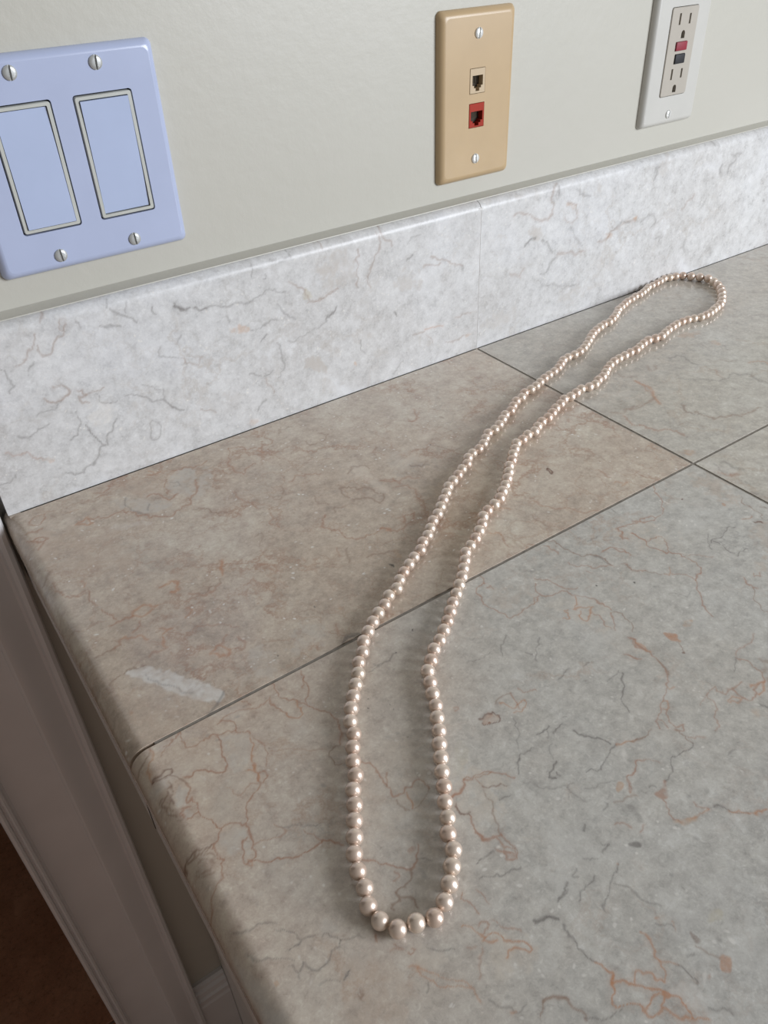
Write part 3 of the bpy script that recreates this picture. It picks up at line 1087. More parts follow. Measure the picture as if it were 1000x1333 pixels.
traced('S', 180, 310, 3.846, '''
g 2.2 .7 180,345 215,355 260,348
g 2.4 .7 285,350 345,348
g 1.5 .45 345,355 450,345 520,320 600,295 640,265 690,270 740,265
g 1.6 .5 570,130 570,190
g 1.8 .55 620,205 635,195 630,180
g 1.6 .5 660,122 720,122 760,100 750,60 720,20
b 1.8 .5 760,220 820,255 850,300 870,330 940,295 1000,260
* y 5 .5 830,250 870,290 860,320 820,300
* e 14 .65 910,140 960,100 1000,120 1000,250 930,260 890,200
* e 6 .8 300,620 340,600 365,640 310,660
* e 6 .7 850,590 900,610 955,650 930,675 830,640
* t 6 .5 450,455 510,445 565,455 540,475 470,470
g 1.6 .5 570,465 640,430 690,410
g 1.5 .45 700,330 720,370 790,410
g 1.6 .45 440,390 455,420
g 2 .6 610,520 640,490
g 2.2 .65 940,410 990,350
g 1.4 .35 940,410 850,470 750,520
b 1.8 .5 640,700 650,740 680,780
g 1.5 .45 600,860 610,830 640,810
b 1.7 .45 310,850 330,860 360,860 390,875
* t 7 .3 540,890 600,900 600,930 545,935
g 1.5 .45 690,530 720,600 735,640 700,700
g 1.5 .5 560,680 620,690 675,660
b 1.6 .4 210,600 240,630 300,640 320,600
g 1.5 .4 20,730 80,740 130,760 130,800 160,840 230,860
* e 8 .4 430,770 520,760 510,830 440,820
g 1.6 .45 220,490 200,520
''')
traced('S', 400, 240, 3.846, '''
* e 14 .6 70,390 130,340 200,330 240,400 230,500 150,520 70,480 50,440
* e 10 .6 440,480 500,420 580,450 585,510 540,530 430,520
b 1.6 .5 60,270 80,320
b 1.8 .5 250,320 265,360 240,380 250,440 240,500 260,520
b 2 .45 350,250 370,290 340,350 320,410 300,460 320,520
b 1.6 .5 330,160 375,200 370,250 410,280 430,310
g 1.5 .4 500,300 520,265 570,250
b 1.8 .5 620,360 680,375 730,395 780,410
* g 5 .45 740,400 790,400 785,425 750,420
b 1.6 .45 580,410 640,410 670,390
g 2.4 .7 500,385 525,362
g 2.4 .7 435,635 445,655
g 2 .6 95,680 150,615
b 1.6 .5 0,595 40,590 110,540 150,520
o 2.4 .5 590,720 640,710 680,705
* d 2.5 .7 645,712
b 1.6 .45 530,750 570,740 590,730
b 2.2 .4 600,750 630,800
g 1.6 .45 265,780 270,830 285,850
* e 4 .6 125,800 160,800 170,860 140,850
* e 5 .8 0,870 60,860 110,920 60,945 0,920
* t 3 .6 225,895 260,895 255,920
* e 8 .5 60,980 150,970 180,1030 80,1050
g 1.4 .4 430,950 460,910 480,880
* t 4 .35 790,740 820,735 815,775
b 1.6 .45 690,790 740,780 800,750
b 1.5 .4 740,670 820,640
* e 6 .5 300,740 330,740 330,780 300,770
* e 8 .45 320,830 400,820 390,860 320,860
* e 6 .5 820,430 860,420 860,480 825,480
* e 6 .6 550,770 600,770 620,820 570,810
''')
traced('T', 610, 190, 4.545, '''
* e 4 .6 100,350 140,310 165,330 120,370
d 2 .55 190,280 215,270 210,255
* e 8 .5 250,290 340,260 360,290 270,310
* e 5 .8 360,470 430,480 435,540 400,570 370,540
g 2.2 .7 330,600 370,560 400,545
g 1.8 .55 440,560 475,590 495,630
b 1.5 .45 530,640 570,630 640,640 690,620
g 1.6 .5 520,665 475,700 465,745 420,760
g 1.5 .4 380,790 440,825 560,830 650,820
* e 10 .5 560,860 740,800 760,830 560,930 500,910
b 1.7 .5 500,390 495,330 510,250 540,220
g 2 .6 540,240 545,290
b 1.6 .5 490,405 440,440 390,430 330,410 270,405
b 1.5 .45 590,340 640,350 635,430 610,460 570,430
* t 4 .35 580,340 640,335 640,365 590,370
g 1.3 .4 600,480 630,530 680,590
g 1.6 .45 640,250 660,290 720,295
* e 6 .65 740,260 790,230 790,290 740,300
* g 2 .6 755,490
* t 4 .4 810,520 850,520 845,550 815,540
b 1.6 .45 770,570 820,545 880,490 920,460 990,440
* t 4 .5 960,430 1000,420 1000,460
* e 10 .45 730,720 830,640 850,650 780,780
* e 10 .5 80,1040 200,970 320,950 250,1050 100,1090
* e 5 .6 170,540 210,520 225,545 180,560
b 1.5 .4 250,760 310,780 330,720
* g 2 .5 410,310
''')
traced('T', 800, 140, 5, '''
* e 8 .6 270,400 340,330 380,280 355,410 300,450
g 1.8 .5 260,470 270,400 300,390
* g 3 .5 425,425 455,425 450,440
b 3 .4 440,660 500,600 520,570
* t 4 .55 105,735 150,705 155,735 120,755
g 1.5 .45 0,790 50,750 100,745
g 1.4 .4 180,740 220,690 265,730 225,800
* e 4 .5 650,680 675,660 670,700
g 2.2 .5 690,420 700,370
g 1.8 .45 735,430 790,340
* d 2 .6 715,758
* g 3 .55 960,590 985,600 970,610
* e 5 .5 290,960 370,960 320,990
g 1.5 .4 450,880 455,940
g 1.5 .4 260,860 290,840 300,890
g 1.4 .35 595,950 620,910 630,960
g 1.4 .4 640,180 660,250
g 1.4 .35 770,310 830,300
''')


def wiggle(pts, rnd, amp):
    P = [np.array(q, float) for q in pts]
    for _ in range(3):
        Q = [P[0]]
        for a_, b2 in zip(P[:-1], P[1:]):
            d = b2 - a_
            n_ = np.array([-d[1], d[0]])
            Q.append((a_ + b2) / 2 + n_ * rnd.uniform(-amp, amp))
            Q.append(b2)
        P = Q
    return np.array(P)


def chaikin(pts):
    P = [np.array(q, float) for q in pts]
    for _ in range(2):
        Q = []
        for i in range(len(P)):
            a_, b2 = P[i], P[(i + 1) % len(P)]
            Q += [a_ * 0.75 + b2 * 0.25, a_ * 0.25 + b2 * 0.75]
        P = Q
    return np.array(P + [P[0]])


VCOL = {'o': (0.48, 0.235, 0.125), 'r': (0.37, 0.185, 0.115), 'd': (0.16, 0.080, 0.055), 'g': (0.17, 0.155, 0.145), 'k': (0.03, 0.025, 0.02),
        'w': (0.72, 0.685, 0.635), 'c': (0.62, 0.545, 0.455), 'n': (0.560, 0.525, 0.472), 'p': (0.50, 0.385, 0.30), 'b': (0.28, 0.185, 0.135), 't': (0.52, 0.33, 0.21), 'y': (0.50, 0.45, 0.33), 'e': (0.49, 0.455, 0.42)}


def lattice(C, cell, seed):
    """smooth value noise on a lattice, about -1..1"""
    rng = np.random.RandomState(seed)
    tab = rng.uniform(-1, 1, 4096)
    q = C / cell
    i0 = np.floor(q).astype(np.int64)
    t = q - i0
    t = t * t * (3 - 2 * t)

    def hsh(ix, iy):
        return tab[(ix * 73 + iy * 1931 + ((ix * iy) % 17) * 7) % 4096]
    a = hsh(i0[:, 0], i0[:, 1])
    b = hsh(i0[:, 0] + 1, i0[:, 1])
    c_ = hsh(i0[:, 0], i0[:, 1] + 1)
    d = hsh(i0[:, 0] + 1, i0[:, 1] + 1)
    return (a * (1 - t[:, 0]) + b * t[:, 0]) * (1 - t[:, 1]) + (c_ * (1 - t[:, 0]) + d * t[:, 0]) * t[:, 1]


def paint(me, coords, unproj, keep, seed, step):
    """write the traced veins and blots of one slab into its colour attributes; coords: (n,2) surface positions"""
    n = len(coords)
    rnd = random.Random(seed)
    raw = coords
    coords = raw + np.stack([0.0011 * lattice(raw, 0.006, 1) + 0.0006 * lattice(raw, 0.0022, 2), 0.0011 * lattice(raw, 0.006, 3) + 0.0006 * lattice(raw, 0.0022, 4)], 1)
    rag = 0.6 * lattice(raw, 0.005, 5) + 0.6 * lattice(raw, 0.0022, 6)
    thick = 1.0 + 0.45 * lattice(raw, 0.009, 7)
    for nm, data in (('blot', BLOTS), ('vein', VEINS)):
        rgb = np.zeros((n, 3))
        rgb[:] = 0.4
        al = np.zeros(n)
        for item in data:
            if item[0] != keep:
                continue
            _, col, wpx, stren, pts = item
            colv = np.array(VCOL[col])
            mid = pts[len(pts) // 2]
            e = 1.0
            s_mm = np.linalg.norm(np.array(unproj(mid[0] + 1, mid[1])) - np.array(unproj(mid[0], mid[1])))
            s_mm = 0.5 * (s_mm + np.linalg.norm(np.array(unproj(mid[0], mid[1] + 1)) - np.array(unproj(mid[0], mid[1]))))
            if nm == 'vein':
                P = wiggle(pts, rnd, 0.16)
            else:
                P = chaikin(pts)
            W = np.array([unproj(q[0], q[1]) for q in P])
            wd = wpx * s_mm * 0.5
            if nm == 'vein':
                wd = max(wd * (0.68 if col == 'g' else 0.80), 0.85 * step)
            pad = wd * 4 + 0.002
            sel = np.where((coords[:, 0] > W[:, 0].min() - pad) & (coords[:, 0] < W[:, 0].max() + pad) &
                           (coords[:, 1] > W[:, 1].min() - pad) & (coords[:, 1] < W[:, 1].max() + pad))[0]
            if len(sel) == 0:
                continue
            C = coords[sel]
            d2 = np.full(len(sel), 1e9)
            for i in range(len(W) - 1):
                a_, b2 = W[i], W[i + 1]
                ab = b2 - a_
                t = np.clip(((C - a_) @ ab) / max(ab @ ab, 1e-14), 0, 1)
                dd = C - (a_ + t[:, None] * ab)
                d2 = np.minimum(d2, (dd * dd).sum(1))
            d = np.sqrt(d2)
            if nm == 'blot':
                ins = np.zeros(len(sel), bool)
                j = len(W) - 1
                for i in range(len(W)):
                    xi, yi = W[i]
                    xj, yj = W[j]
                    cond = ((yi > C[:, 1]) != (yj > C[:, 1]))
                    xx = (xj - xi) * (C[:, 1] - yi) / (yj - yi + 1e-15) + xi
                    ins ^= cond & (C[:, 0] < xx)
                    j = i
                sd = np.where(ins, d, -d)
                f = np.clip(sd / max(wd, 1e-5) * 0.8 + 0.5 + rag[sel] * (0.9 if wpx > 1.6 else 0.0), 0, 1)
                f = f * f * (3 - 2 * f) * stren
                if wpx > 2.5 and col != 'w':
                    f = f * np.clip(0.68 + 0.75 * rag[sel], 0.12, 1.0)
                elif col == 'w':
                    f = f * np.clip(0.85 + 0.5 * rag[sel], 0.3, 1.0)
            else:
                vary = np.maximum(thick[sel], 0.7)
                f = np.exp(-(d / (wd * vary)) ** 2 * 1.1) * min(1.0, stren * 1.05)
                f = np.maximum(f, 0.12 * stren * np.exp(-(d / (wd * 3.2)) ** 2))
            na = al[sel] + f * (1 - al[sel])
            wgt = np.where(na > 1e-6, f / np.maximum(na, 1e-6), 0)[:, None]
            rgb[sel] = rgb[sel] * (1 - wgt) + colv * wgt
            al[sel] = na
        at = me.attributes.new(nm, 'FLOAT_COLOR', 'POINT')
        buf = np.concatenate([rgb, al[:, None]], 1).astype(np.float32)
        at.data.foreach_set('color', buf.ravel())


def lines(a, b, step, dense=None):
    """grid stations from a to b; fine inside the dense interval, coarse outside"""
    if dense is None:
        n = max(1, int(round((b - a) / step)))
        return np.linspace(a, b, n + 1)
    lo, hi = max(a, dense[0]), min(b, dense[1])
    out = [np.linspace(lo, hi, int((hi - lo) / step) + 1)]
    if lo > a:
        out.insert(0, np.linspace(a, lo, 12)[:-1])
    if hi < b:
        out.append(np.linspace(hi, b, 12)[1:])
    return np.concatenate(out)


def grid_mesh(name, us, ws, fn):
    nu, nw = len(us), len(ws)
    U, W = np.meshgrid(us, ws, indexing='ij')
    co = fn(U.ravel(), W.ravel())
    idx = np.arange(nu * nw).reshape(nu, nw)
    q = np.stack([idx[:-1, :-1], idx[1:, :-1], idx[1:, 1:], idx[:-1, 1:]], -1).reshape(-1, 4)
    me = bpy.data.meshes.new(name)
    me.vertices.add(len(co))
    me.vertices.foreach_set('co', co.astype(np.float32).ravel())
    me.loops.add(q.size)
    me.loops.foreach_set('vertex_index', q.astype(np.int32).ravel())
    me.polygons.add(len(q))
    me.polygons.foreach_set('loop_start', (np.arange(len(q)) * 4).astype(np.int32))
    me.polygons.foreach_set('loop_total', np.full(len(q), 4, np.int32))
    me.update(calc_edges=True)
    me.validate()
    me.shade_smooth()
    me.set_sharp_from_angle(angle=math.radians(28))
    return me


def counter_tile(x0, x1, y0, y1, mat, step, dx, dy, keep, round_left):
    """one counter tile: top face as a fine grid whose rim rolls over into the joints; the outer tile has a bullnose"""
    e = 0.0003
    lo = x0 - (math.pi / 2 - 1) * RB - TH + RB if round_left else x0 - TH
    fine = lines(x0, x1, step, dx)
    if round_left:
        arc = np.linspace(x0 - 0.018, x0 + RB, 34)[:-1]
        us = np.concatenate([[x0 - 0.06], arc, fine[fine > x0 + RB + step * 0.4]])
    else:
        us = np.concatenate([[x0 - TH, x0 - e], fine])
    us = np.concatenate([us, [x1 + e, x1 + TH]])
    ws = np.concatenate([[y0 - TH, y0 - e], lines(y0, y1, step, dy), [y1 + e, y1 + TH]])
    ox, oy = (x0 + x1) / 2, (y0 + y1) / 2

    def fn(U, W):
        x, y = U.copy(), W.copy()
        z = np.zeros_like(U)
        if round_left:
            # unroll: surface coordinate u left of x0+RB runs along the quarter round, then straight down
            m = U < x0 + RB
            s_ = (x0 + RB) - U
            th = np.clip(s_ / RB, 0, math.pi / 2)
            down = np.clip(s_ - RB * math.pi / 2, 0, TH - RB)
            x = np.where(m, x0 + RB - RB * np.sin(th), x)
            z = np.where(m, -RB + RB * np.cos(th) - down, z)
        else:
            m = U < x0
            x = np.where(m, x0, x)
            z = np.where(U < x0 - 2 * e, -TH, np.where(U < x0, -e, z))
        m = U > x1
        x = np.where(m, x1, x)
        z = np.where(U > x1 + 2 * e, -TH, np.where(m, -e, z))
        for cond, val, dd in ((W < y0, y0, y0 - W), (W > y1, y1, W - y1)):
            y = np.where(cond, val, y)
            z = np.where(cond, np.where(dd > 2 * e, np.minimum(-TH, z), z - e), z)
        return np.stack([x - ox, y - oy, z], 1)

    me = grid_mesh('tile', us, ws, fn)
    n = len(me.vertices)
    co = np.empty(n * 3, np.float32)
    me.vertices.foreach_get('co', co)
    co = co.reshape(-1, 3).astype(float)
    flat = co[:, :2] + np.array([ox, oy])
    paint(me, flat, lambda u, v: on_z(u, v)[:2], keep, 11, step)
    me.materials.append(mat)
    return me, (ox, oy, 0)


ctr = tag(empty('countertop', (0.5, -0.3, -0.04)), 'polished beige and rose veined marble tile countertop with rounded end', 'countertop')
CT = Vector((0.5, -0.3, -0.04))


def ct_link(name, me, loc, mat=None):
    return link(name, me, mat, ctr, Vector(loc) - CT)


tiles = [
    (XL, XJ - G, YJ + G, YS + 0.010, 'marble_a', 0.0008, (XL, XJ), None, 'A', True),
    (XJ + G, XR1 - G, YJ + G, YS + 0.010, 'marble_b', 0.0013, None, None, 'B', False),
    (XL, XJ - G, YF, YJ - G, 'marble_c', 0.0005, (XL, XJ), (-0.49, YJ), 'C', True),
    (XJ + G, XR1 - G, YF, YJ - G, 'marble_b', 0.0016, (XJ, 0.42), (-0.36, YJ), 'D', False),
    (XR1 + G, XR2, YJ + G, YS + 0.010, 'marble_b', 0.02, None, None, None, False),
    (XR1 + G, XR2, YF, YJ - G, 'marble_c', 0.02, None, None, None, False),
]
for (x0, x1, y0, y1, mn, st, dx, dy, keep, rl) in tiles:
    me, loc = counter_tile(x0, x1, y0, y1, M[mn], st, dx, dy, keep, rl)
    ct_link('tile', me, loc)
# painted edge band below the tiles, with the crack where two lengths of it meet
ct_link('edge_band', box_mesh('edge_band', -0.6055, -0.590, YF + 0.3, 0.299, -0.022, 0.0195, 0.002), CT, M['cabinet'])
ct_link('edge_crack', box_mesh('edge_crack', -0.6058, -0.604, YJ + 0.2995, YJ + 0.3005, -0.020, 0.010), CT, M['dark'])
# substrate with the grout between the tiles
ct_link('grout_bed', box_mesh('grout_bed', -0.5930, 0.6395, -0.333, 0.294, 0.0, 0.0395), CT, M['grout'])
# dark smear at the joint next to the necklace and the bare line where the tile meets the backsplash
ct_link('caulk_line', box_mesh('caulk_line', XL + 0.004 - 0.5, XR2 - 0.5, YS - 0.0012 + 0.3, YS + 0.004 + 0.3, 0.030, 0.0400), CT, M['caulk'])

# backsplash slabs
HS = 0.1245
spl = tag(empty('backsplash', (0.5, YS, 0.0)), 'pale grey-white marble backsplash strip with rounded top edge along the wall', 'backsplash')


def splash_slab(x0, x1, step, seed_keep):
    r = 0.0070
    ox = (x0 + x1) / 2
    e = 0.0006
    us = np.concatenate([[x0 - 0.016, x0 - e], lines(x0, x1, step), [x1 + e, x1 + 0.016]])
    # profile coordinate: up the front, round the arris, back over the top
    front = lines(0.0, HS - r, step)
    arc = HS - r + np.linspace(0, math.pi / 2 * r, 8)[1:]
    top = arc[-1] + np.array([0.004, -YS - r])
    ws = np.concatenate([front, arc, top])

    def fn(U, W):
        th = np.clip((W - (HS - r)) / r, 0, math.pi / 2)
        back = np.clip(W - (HS - r) - math.pi / 2 * r, 0, 1)
        y = YS + r - r * np.cos(th) + back
        z = np.where(W <= HS - r, W, HS - r + r * np.sin(th))
        x = np.clip(U, x0, x1)
        yb = np.where((U < x0 - 2 * e) | (U > x1 + 2 * e), np.maximum(y, 0.0), np.where((U < x0) | (U > x1), y + e, y))
        return np.stack([x - ox, yb - YS, z], 1)

    me = grid_mesh('slab', us, ws, fn)
    n = len(me.vertices)
    co = np.empty(n * 3, np.float32)
    me.vertices.foreach_get('co', co)
    co = co.reshape(-1, 3).astype(float)
    flat = np.stack([co[:, 0] + ox, co[:, 2]], 1)
    paint(me, flat, lambda u, v: on_y(u, v, YS)[[0, 2]], seed_keep, 5, step)
    me.materials.append(M['marble_splash'])
    return me, ox


for x0, x1, st, kp in ((-0.1035, XJ - 0.0003, 0.0008, 'S'), (XJ + 0.0003, XR1, 0.0013, 'T'), (XR1 + 0.001, XR2, 0.02, None)):
    me, ox = splash_slab(x0, x1, st, kp)
    link('slab', me, None, spl, (ox - 0.5, 0, 0))
link('joint_filler', box_mesh('joint_filler', XJ - 0.002 - 0.5, XJ + 0.002 - 0.5, 0.0002, 0.0155, 0.0, HS - 0.0045), M['grout_pale'], spl)
link('joint_filler', box_mesh('joint_filler', XR1 - 0.002 - 0.5, XR1 + 0.002 - 0.5, 0.0004, 0.0155, 0.0, HS - 0.002), M['grout_pale'], spl)
# wall-coloured caulk strip, added to darken the slab tops where they meet the wall
link('caulk_shade_strip', extrude_profile('caulk_shade_strip', [(0.0158, HS - 0.001), (0.0158, HS + 0.0022), (0.0120, HS + 0.0012), (0.0065, HS + 0.0005), (0.0062, HS - 0.001)], 'x', -0.1030 - 0.5, XR2 - 0.5), M['wall'], spl)

# ------------------------------------------------------------------ wall plates
PT = 0.0058


def add_screw(parent, x, z, y, r=0.0036, ang=0, mat='screw'):
    sw_ = link('screw', screw_mesh('screw', r, 0.00060, ang), M[mat], parent, (x, y, z))
    return sw_


# two-gang rocker switch
sw = tag(empty('light_switch', (0, 0, 0.2012)), 'bluish-white two-gang wall plate with two rocker light switches', 'light switch')
holes = [rrect(0.0342, 0.0676, 0.0018, cx, 0, 3) for cx in (-0.023, 0.023)]
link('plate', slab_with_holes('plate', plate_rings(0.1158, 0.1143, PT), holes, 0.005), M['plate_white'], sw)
for cx, tilt in ((-0.023, 1), (0.023, -1)):
    link('cavity', box_mesh('cavity', cx - 0.0172, cx + 0.0172, -0.0016, 0.0, -0.034, 0.034), M['dark'], sw)
    fr = link('switch_frame', slab_with_holes('switch_frame', [(rrect(0.0326, 0.0658, 0.0013, cx, 0, 3), -0.0016), (rrect(0.0326, 0.0658, 0.0013, cx, 0, 3), -PT - 0.0001),
              (rrect(0.0320, 0.0652, 0.0011, cx, 0, 3), -PT - 0.0006)], [rrect(0.0284, 0.0620, 0.0006, cx, 0, 3)], 0.0048), M['rocker_frame'], sw)
    bm = bmesh.new()
    hw, hh = 0.0138, 0.0305
    yk, yo, yi = -PT - 0.0006, -PT - 0.0016, -PT + 0.0006
    zt, zb = (yo, yi) if tilt < 0 else (yi, yo)
    fr_pts = [(-hw, zt, hh), (hw, zt, hh), (hw, yk, 0), (hw, zb, -hh), (-hw, zb, -hh), (-hw, yk, 0)]
    f_ = [bm.verts.new((cx + a_, b2, c2)) for a_, b2, c2 in fr_pts]
    k_ = [bm.verts.new((cx + a_, -0.0016, c2)) for a_, b2, c2 in fr_pts]
    bm.faces.new((f_[0], f_[1], f_[2], f_[5]))
    bm.faces.new((f_[5], f_[2], f_[3], f_[4]))
    for i in range(6):
        j = (i + 1) % 6
        bm.faces.new((f_[i], f_[j], k_[j], k_[i]))
    bm.faces.new(k_)
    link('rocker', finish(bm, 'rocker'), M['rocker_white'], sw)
    for sz in (-0.0484, 0.0484):
        add_screw(sw, cx, sz, -PT + 0.0001, 0.0038, 4 if sz > 0 else -3)

# phone and data plate
ph = tag(empty('phone_plate', (0.2981, 0, 0.1967)), 'almond wall plate with a beige phone jack and a red data jack', 'wall plate')


def jack_opening(cx, cz, w, h, up):
    """modular socket outline: a rectangle with a stepped latch notch below"""
    return [(cx - w / 2, cz + h / 2), (cx - w / 2, cz - h * 0.22), (cx - w * 0.34, cz - h * 0.22), (cx - w * 0.34, cz - h * 0.40), (cx - w * 0.18, cz - h * 0.40),
            (cx - w * 0.18, cz - h * 0.62), (cx + w * 0.18, cz - h * 0.62), (cx + w * 0.18, cz - h * 0.40), (cx + w * 0.34, cz - h * 0.40), (cx + w * 0.34, cz - h * 0.22),
            (cx + w / 2, cz - h * 0.22), (cx + w / 2, cz + h / 2)]


holes = [rrect(0.0147, 0.0168, 0.0004, -0.0008, 0.0116, 2), rrect(0.0147, 0.0168, 0.0004, -0.0008, -0.0114, 2)]
link('plate', slab_with_holes('plate', plate_rings(0.0699, 0.1143, PT, 0.0048), holes, 0.005), M['almond'], ph)
for cz, mj, md, w, h, dz, nm in ((0.0116, 'almond_jack', 'brown_dark', 0.0098, 0.0092, -0.0010, 'phone_jack'), (-0.0114, 'red', 'brown_dark', 0.0112, 0.0088, -0.0016, 'data_jack')):
    cx = -0.0008
    jk = link(nm, slab_with_holes(nm, [(rrect(0.0141, 0.0162, 0.0003, cx, cz, 2), 0.0), (rrect(0.0141, 0.0162, 0.0003, cx, cz, 2), -PT - 0.0001), (rrect(0.0137, 0.0158, 0.0003, cx, cz, 2), -PT - 0.0003)],
              [jack_opening(cx, cz + dz, w, h, 1)], 0.0052), M[mj], ph)
    link('socket_back', box_mesh('socket_back', cx - 0.0066, cx + 0.0066, -0.0012, -0.0002, cz - 0.0076, cz + 0.0076), M[md], jk)
    for i in range(6 if nm == 'phone_jack' else 8):
        n_ = 6 if nm == 'phone_jack' else 8
        xx = cx - 0.0030 + 0.0060 * i / (n_ - 1)
        link('contact', box_mesh('contact', xx - 0.00018, xx + 0.00018, -0.0020, -0.0012, cz + dz - 0.001, cz + dz + h * 0.42), M['gold'], jk)
for sz, an in ((0.0418, 8), (-0.0417, -4)):
    add_screw(ph, -0.0008, sz, -PT + 0.0001, 0.0036, an, 'screw_white')

# outlet with test and reset buttons
ou = tag(empty('power_outlet', (0.5205, 0, 0.2040)), 'warm white wall plate with an outlet that has red and black buttons', 'outlet')
link('plate', slab_with_holes('plate', plate_rings(0.0699, 0.1143, PT, 0.0040), [rrect(0.0340, 0.0672, 0.0020, 0, 0, 3)], 0.005), M['plate_cream'], ou)
link('cavity', box_mesh('cavity', -0.0172, 0.0172, -0.0012, 0.0, -0.034, 0.034), M['dark'], ou)


def ground_hole(cx, cz):
    pts = [(cx - 0.0023, cz - 0.0026), (cx + 0.0023, cz - 0.0026), (cx + 0.0023, cz + 0.0010)]
    for i in range(1, 6):
        t = math.pi * i / 6
        pts.append((cx + 0.0023 * math.cos(t), cz + 0.0010 + 0.0024 * math.sin(t)))
    pts.append((cx - 0.0023, cz + 0.0010))
    return pts


def slot_hole(cx, cz, h):
    return [(cx - 0.0011, cz - h / 2), (cx + 0.0011, cz - h / 2), (cx + 0.0011, cz + h / 2), (cx - 0.0011, cz + h / 2)]


oh = [slot_hole(-0.0061, 0.0246, 0.0084), slot_hole(0.0066, 0.0242, 0.0076), ground_hole(0.0006, 0.0128),
      slot_hole(-0.0058, -0.0165, 0.0084), slot_hole(0.0068, -0.0165, 0.0072), ground_hole(0.0005, -0.0283),
      rrect(0.0142, 0.0070, 0.0003, 0.0002, 0.0045, 2), rrect(0.0128, 0.0076, 0.0003, 0.0006, -0.0050, 2)]
rc = link('receptacle', slab_with_holes('receptacle', [(rrect(0.0332, 0.0664, 0.0018, 0, 0, 3), -0.0012), (rrect(0.0332, 0.0664, 0.0018, 0, 0, 3), -PT - 0.0004),
          (rrect(0.0324, 0.0656, 0.0015, 0, 0, 3), -PT - 0.0009)], oh, 0.0042), M['receptacle'], ou)
link('contact_cavity', box_mesh('contact_cavity', -0.0155, 0.0155, -0.0022, -0.0012, -0.032, 0.032), M['dark'], rc)
link('reset_button', box_mesh('reset_button', -0.0066, 0.0070, -PT - 0.0022, -0.0022, 0.0012, 0.0078, 0.0005), M['crimson'], rc)['label'] = 'small crimson rectangular button'
link('test_button', box_mesh('test_button', -0.0055, 0.0067, -PT - 0.0022, -0.0022, -0.0086, -0.0014, 0.0005), M['black'], rc)['label'] = 'small black rectangular button'
for sz in (0.0484, -0.0484):
    add_screw(ou, -0.0010, sz, -PT + 0.0001, 0.0034, 5, 'screw_white')

# ------------------------------------------------------------------ pearl necklace
# pearls as counted in the photograph; c: centres, h: highlights (a highlight sits right of and below the centre)


def from_zoom(pts, ox, oy, s, kind):
    out = []
    for x, y in pts:
        u, v_ = ox + x / s, oy + y / s
        if kind == 'h':
            dpx = 11.0 + (v_ - 360) * 0.0115
            u -= 0.17 * dpx
            v_ -= 0.22 * dpx
        out.append((u, v_))
    return out


seq = []
seq += from_zoom([(440, 602), (322, 548), (248, 452), (225, 330), (182, 230), (157, 110)], 430, 1090, 5, 'c')
seq += from_zoom([(160, 655), (158, 552), (160, 440), (150, 345), (167, 258), (150, 162)], 430, 960, 5, 'c')
seq += from_zoom([(148, 715), (155, 632), (132, 552), (137, 470), (152, 387), (168, 307), (185, 237), (187, 167), (212, 110)], 430, 830, 5, 'c')
seq += from_zoom([(117, 685), (147, 620), (178, 558), (217, 492), (257, 440), (283, 382), (337, 335), (352, 282), (382, 225), (410, 185)], 450, 700, 5, 'c')
seq += from_zoom([(197, 682), (237, 640), (255, 582), (283, 548), (300, 500), (323, 440), (350, 403), (365, 368), (382, 322), (405, 268), (422, 215), (460, 178),
                  (483, 147), (510, 108), (540, 80), (548, 32)], 500, 590, 5, 'c')
seq += from_zoom([(190, 570), (223, 550), (257, 515), (272, 475), (292, 437), (330, 420), (360, 388), (383, 353), (401, 320), (437, 295), (453, 262), (472, 233),
                  (506, 210), (528, 174), (560, 162), (602, 132), (636, 100), (657, 82), (688, 57), (714, 40), (740, 20)], 580, 480, 5, 'h')
seq += from_zoom([(262, 440), (282, 407), (315, 392), (348, 380), (383, 360), (407, 342), (424, 318), (443, 287), (458, 260), (476, 233), (498, 213), (526, 192),
                  (547, 175), (568, 172), (591, 152), (612, 130), (625, 106), (638, 80)], 680, 390, 5, 'h')
seq += from_zoom([(80, 388), (102, 365), (127, 342), (152, 332), (178, 310), (208, 302), (243, 275), (267, 257), (296, 222), (323, 217), (357, 198), (382, 185),
                  (410, 165), (462, 155), (510, 145), (570, 140), (630, 147), (693, 153), (760, 160), (802, 182), (842, 212), (872, 252), (883, 292), (885, 326), (883, 360),
                  (865, 385), (837, 405), (808, 432), (778, 453), (748, 464), (722, 477), (684, 482), (632, 492), (580, 508), (523, 532), (485, 560), (443, 588),
                  (420, 612), (392, 640), (340, 655), (297, 663), (258, 687), (221, 718)], 800, 340, 6.25, 'h')
seq += from_zoom([(747, 352), (709, 365), (671, 388), (641, 402), (609, 423), (583, 445), (563, 470), (553, 493), (537, 520)], 680, 390, 5, 'h')
seq += from_zoom([(1001, 98), (980, 130), (943, 140), (900, 148), (867, 175), (828, 202), (789, 212), (760, 250), (724, 283), (703, 315), (678, 342), (639, 367),
                  (611, 398), (590, 432), (541, 455), (510, 488), (475, 505), (465, 540)], 580, 480, 5, 'h')
seq += from_zoom([(838, 15), (833, 55), (815, 83), (812, 130), (803, 170), (788, 217), (770, 260), (750, 310), (715, 345), (675, 378), (645, 418), (640, 465),
                  (617, 520), (595, 562), (562, 608), (532, 648), (527, 708)], 500, 590, 5, 'c')
seq += from_zoom([(765, 215), (757, 265), (740, 312), (720, 375), (700, 425), (685, 475), (663, 550), (640, 610), (612, 675)], 450, 700, 5, 'c')
seq += from_zoom([(672, 92), (657, 155), (635, 225), (650, 292), (667, 375), (690, 458), (697, 535), (708, 608), (710, 690)], 430, 830, 5, 'c')
seq += from_zoom([(720, 137), (728, 232), (742, 337), (747, 428), (765, 528), (767, 635)], 430, 960, 5, 'c')
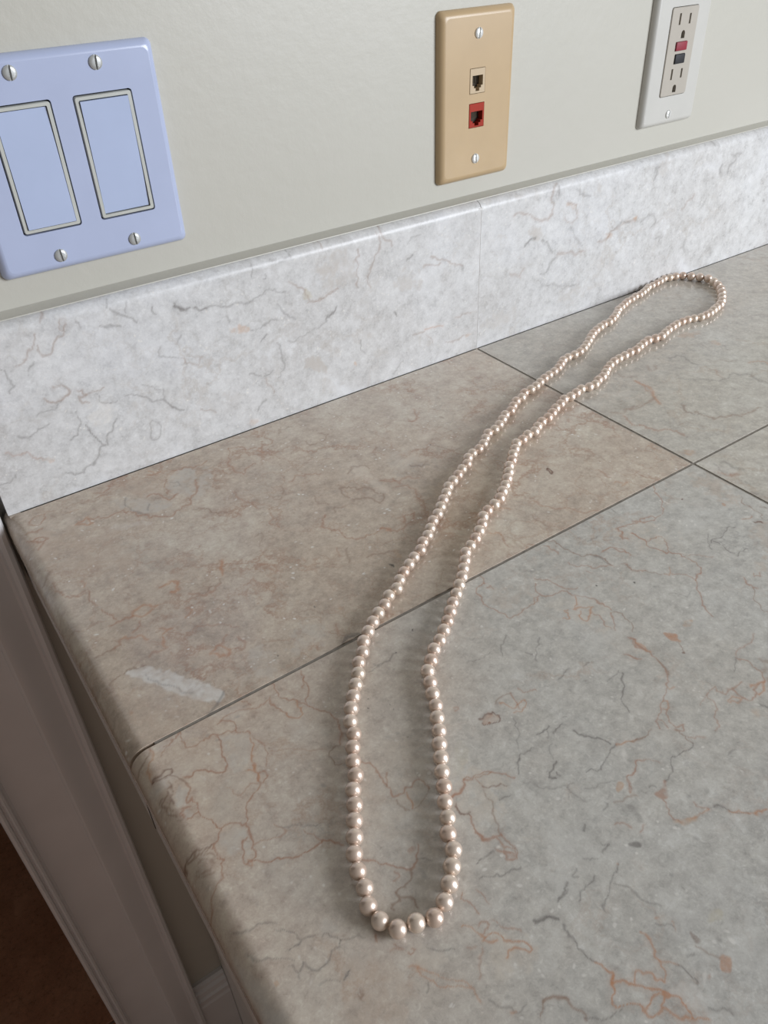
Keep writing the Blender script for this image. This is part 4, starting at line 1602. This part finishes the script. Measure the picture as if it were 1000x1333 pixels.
seq += from_zoom([(805, 95), (792, 200), (775, 315), (748, 420), (680, 528), (560, 562)], 430, 1090, 5, 'c')
NP = len(seq)
P = np.array([on_z(u, v_, 0.003)[:2] for u, v_ in seq])
# even out the reading error: keep the curve, smooth the spacing along it
Pc = np.vstack([P, P[:1]])
seg = np.linalg.norm(np.diff(Pc, axis=0), axis=1)
s0 = np.concatenate([[0], np.cumsum(seg)])
ker = np.ones(9) / 9
sm_seg = np.convolve(np.concatenate([seg[-4:], seg, seg[:4]]), ker, 'valid')
sm_seg *= s0[-1] / sm_seg.sum()
s1 = np.concatenate([[0], np.cumsum(sm_seg)])
Q = np.stack([np.interp(s1[:-1], s0, Pc[:, i]) for i in (0, 1)], 1)
dia = np.array([min(sm_seg[i - 1], sm_seg[i]) for i in range(NP)])
dia = np.convolve(np.concatenate([dia[-5:], dia, dia[:5]]), np.ones(11) / 11, 'valid')
print('PEARLS', NP, (dia[::10] * 1000).round(2))

nk = tag(empty('pearl_necklace', (float(Q[:, 0].mean()), float(Q[:, 1].mean()), 0.0)), 'long graduated strand of cream-pink pearls lying in a narrow loop on the counter', 'necklace')
bm = bmesh.new()
bmesh.ops.create_uvsphere(bm, u_segments=24, v_segments=14, radius=1.0)
pearl_me = finish(bm, 'pearl', True)
pearl_me.materials.append(M['pearl'])
rp = random.Random(4)
base = nk.location.copy()
cent = []
for i in range(NP):
    r = dia[i] * 0.5 * rp.uniform(0.97, 1.03)
    o = link('pearl', pearl_me, None, nk, (Q[i, 0] - base.x, Q[i, 1] - base.y, r))
    o.scale = (r, r, r)
    cent.append((Q[i, 0] - base.x, Q[i, 1] - base.y, r))
cu = bpy.data.curves.new('strand_curve', 'CURVE')
cu.dimensions = '3D'
sp = cu.splines.new('POLY')
sp.points.add(NP - 1)
for i, q in enumerate(cent):
    sp.points[i].co = (*q, 1)
sp.use_cyclic_u = True
cu.bevel_depth = 0.00045
cu.bevel_resolution = 1
tmp = bpy.data.objects.new('tmp_strand', cu)
COL.objects.link(tmp)
dg = bpy.context.evaluated_depsgraph_get()
sme = bpy.data.meshes.new_from_object(tmp.evaluated_get(dg))
bpy.data.objects.remove(tmp)
link('silk_thread', sme, M['thread'], nk)
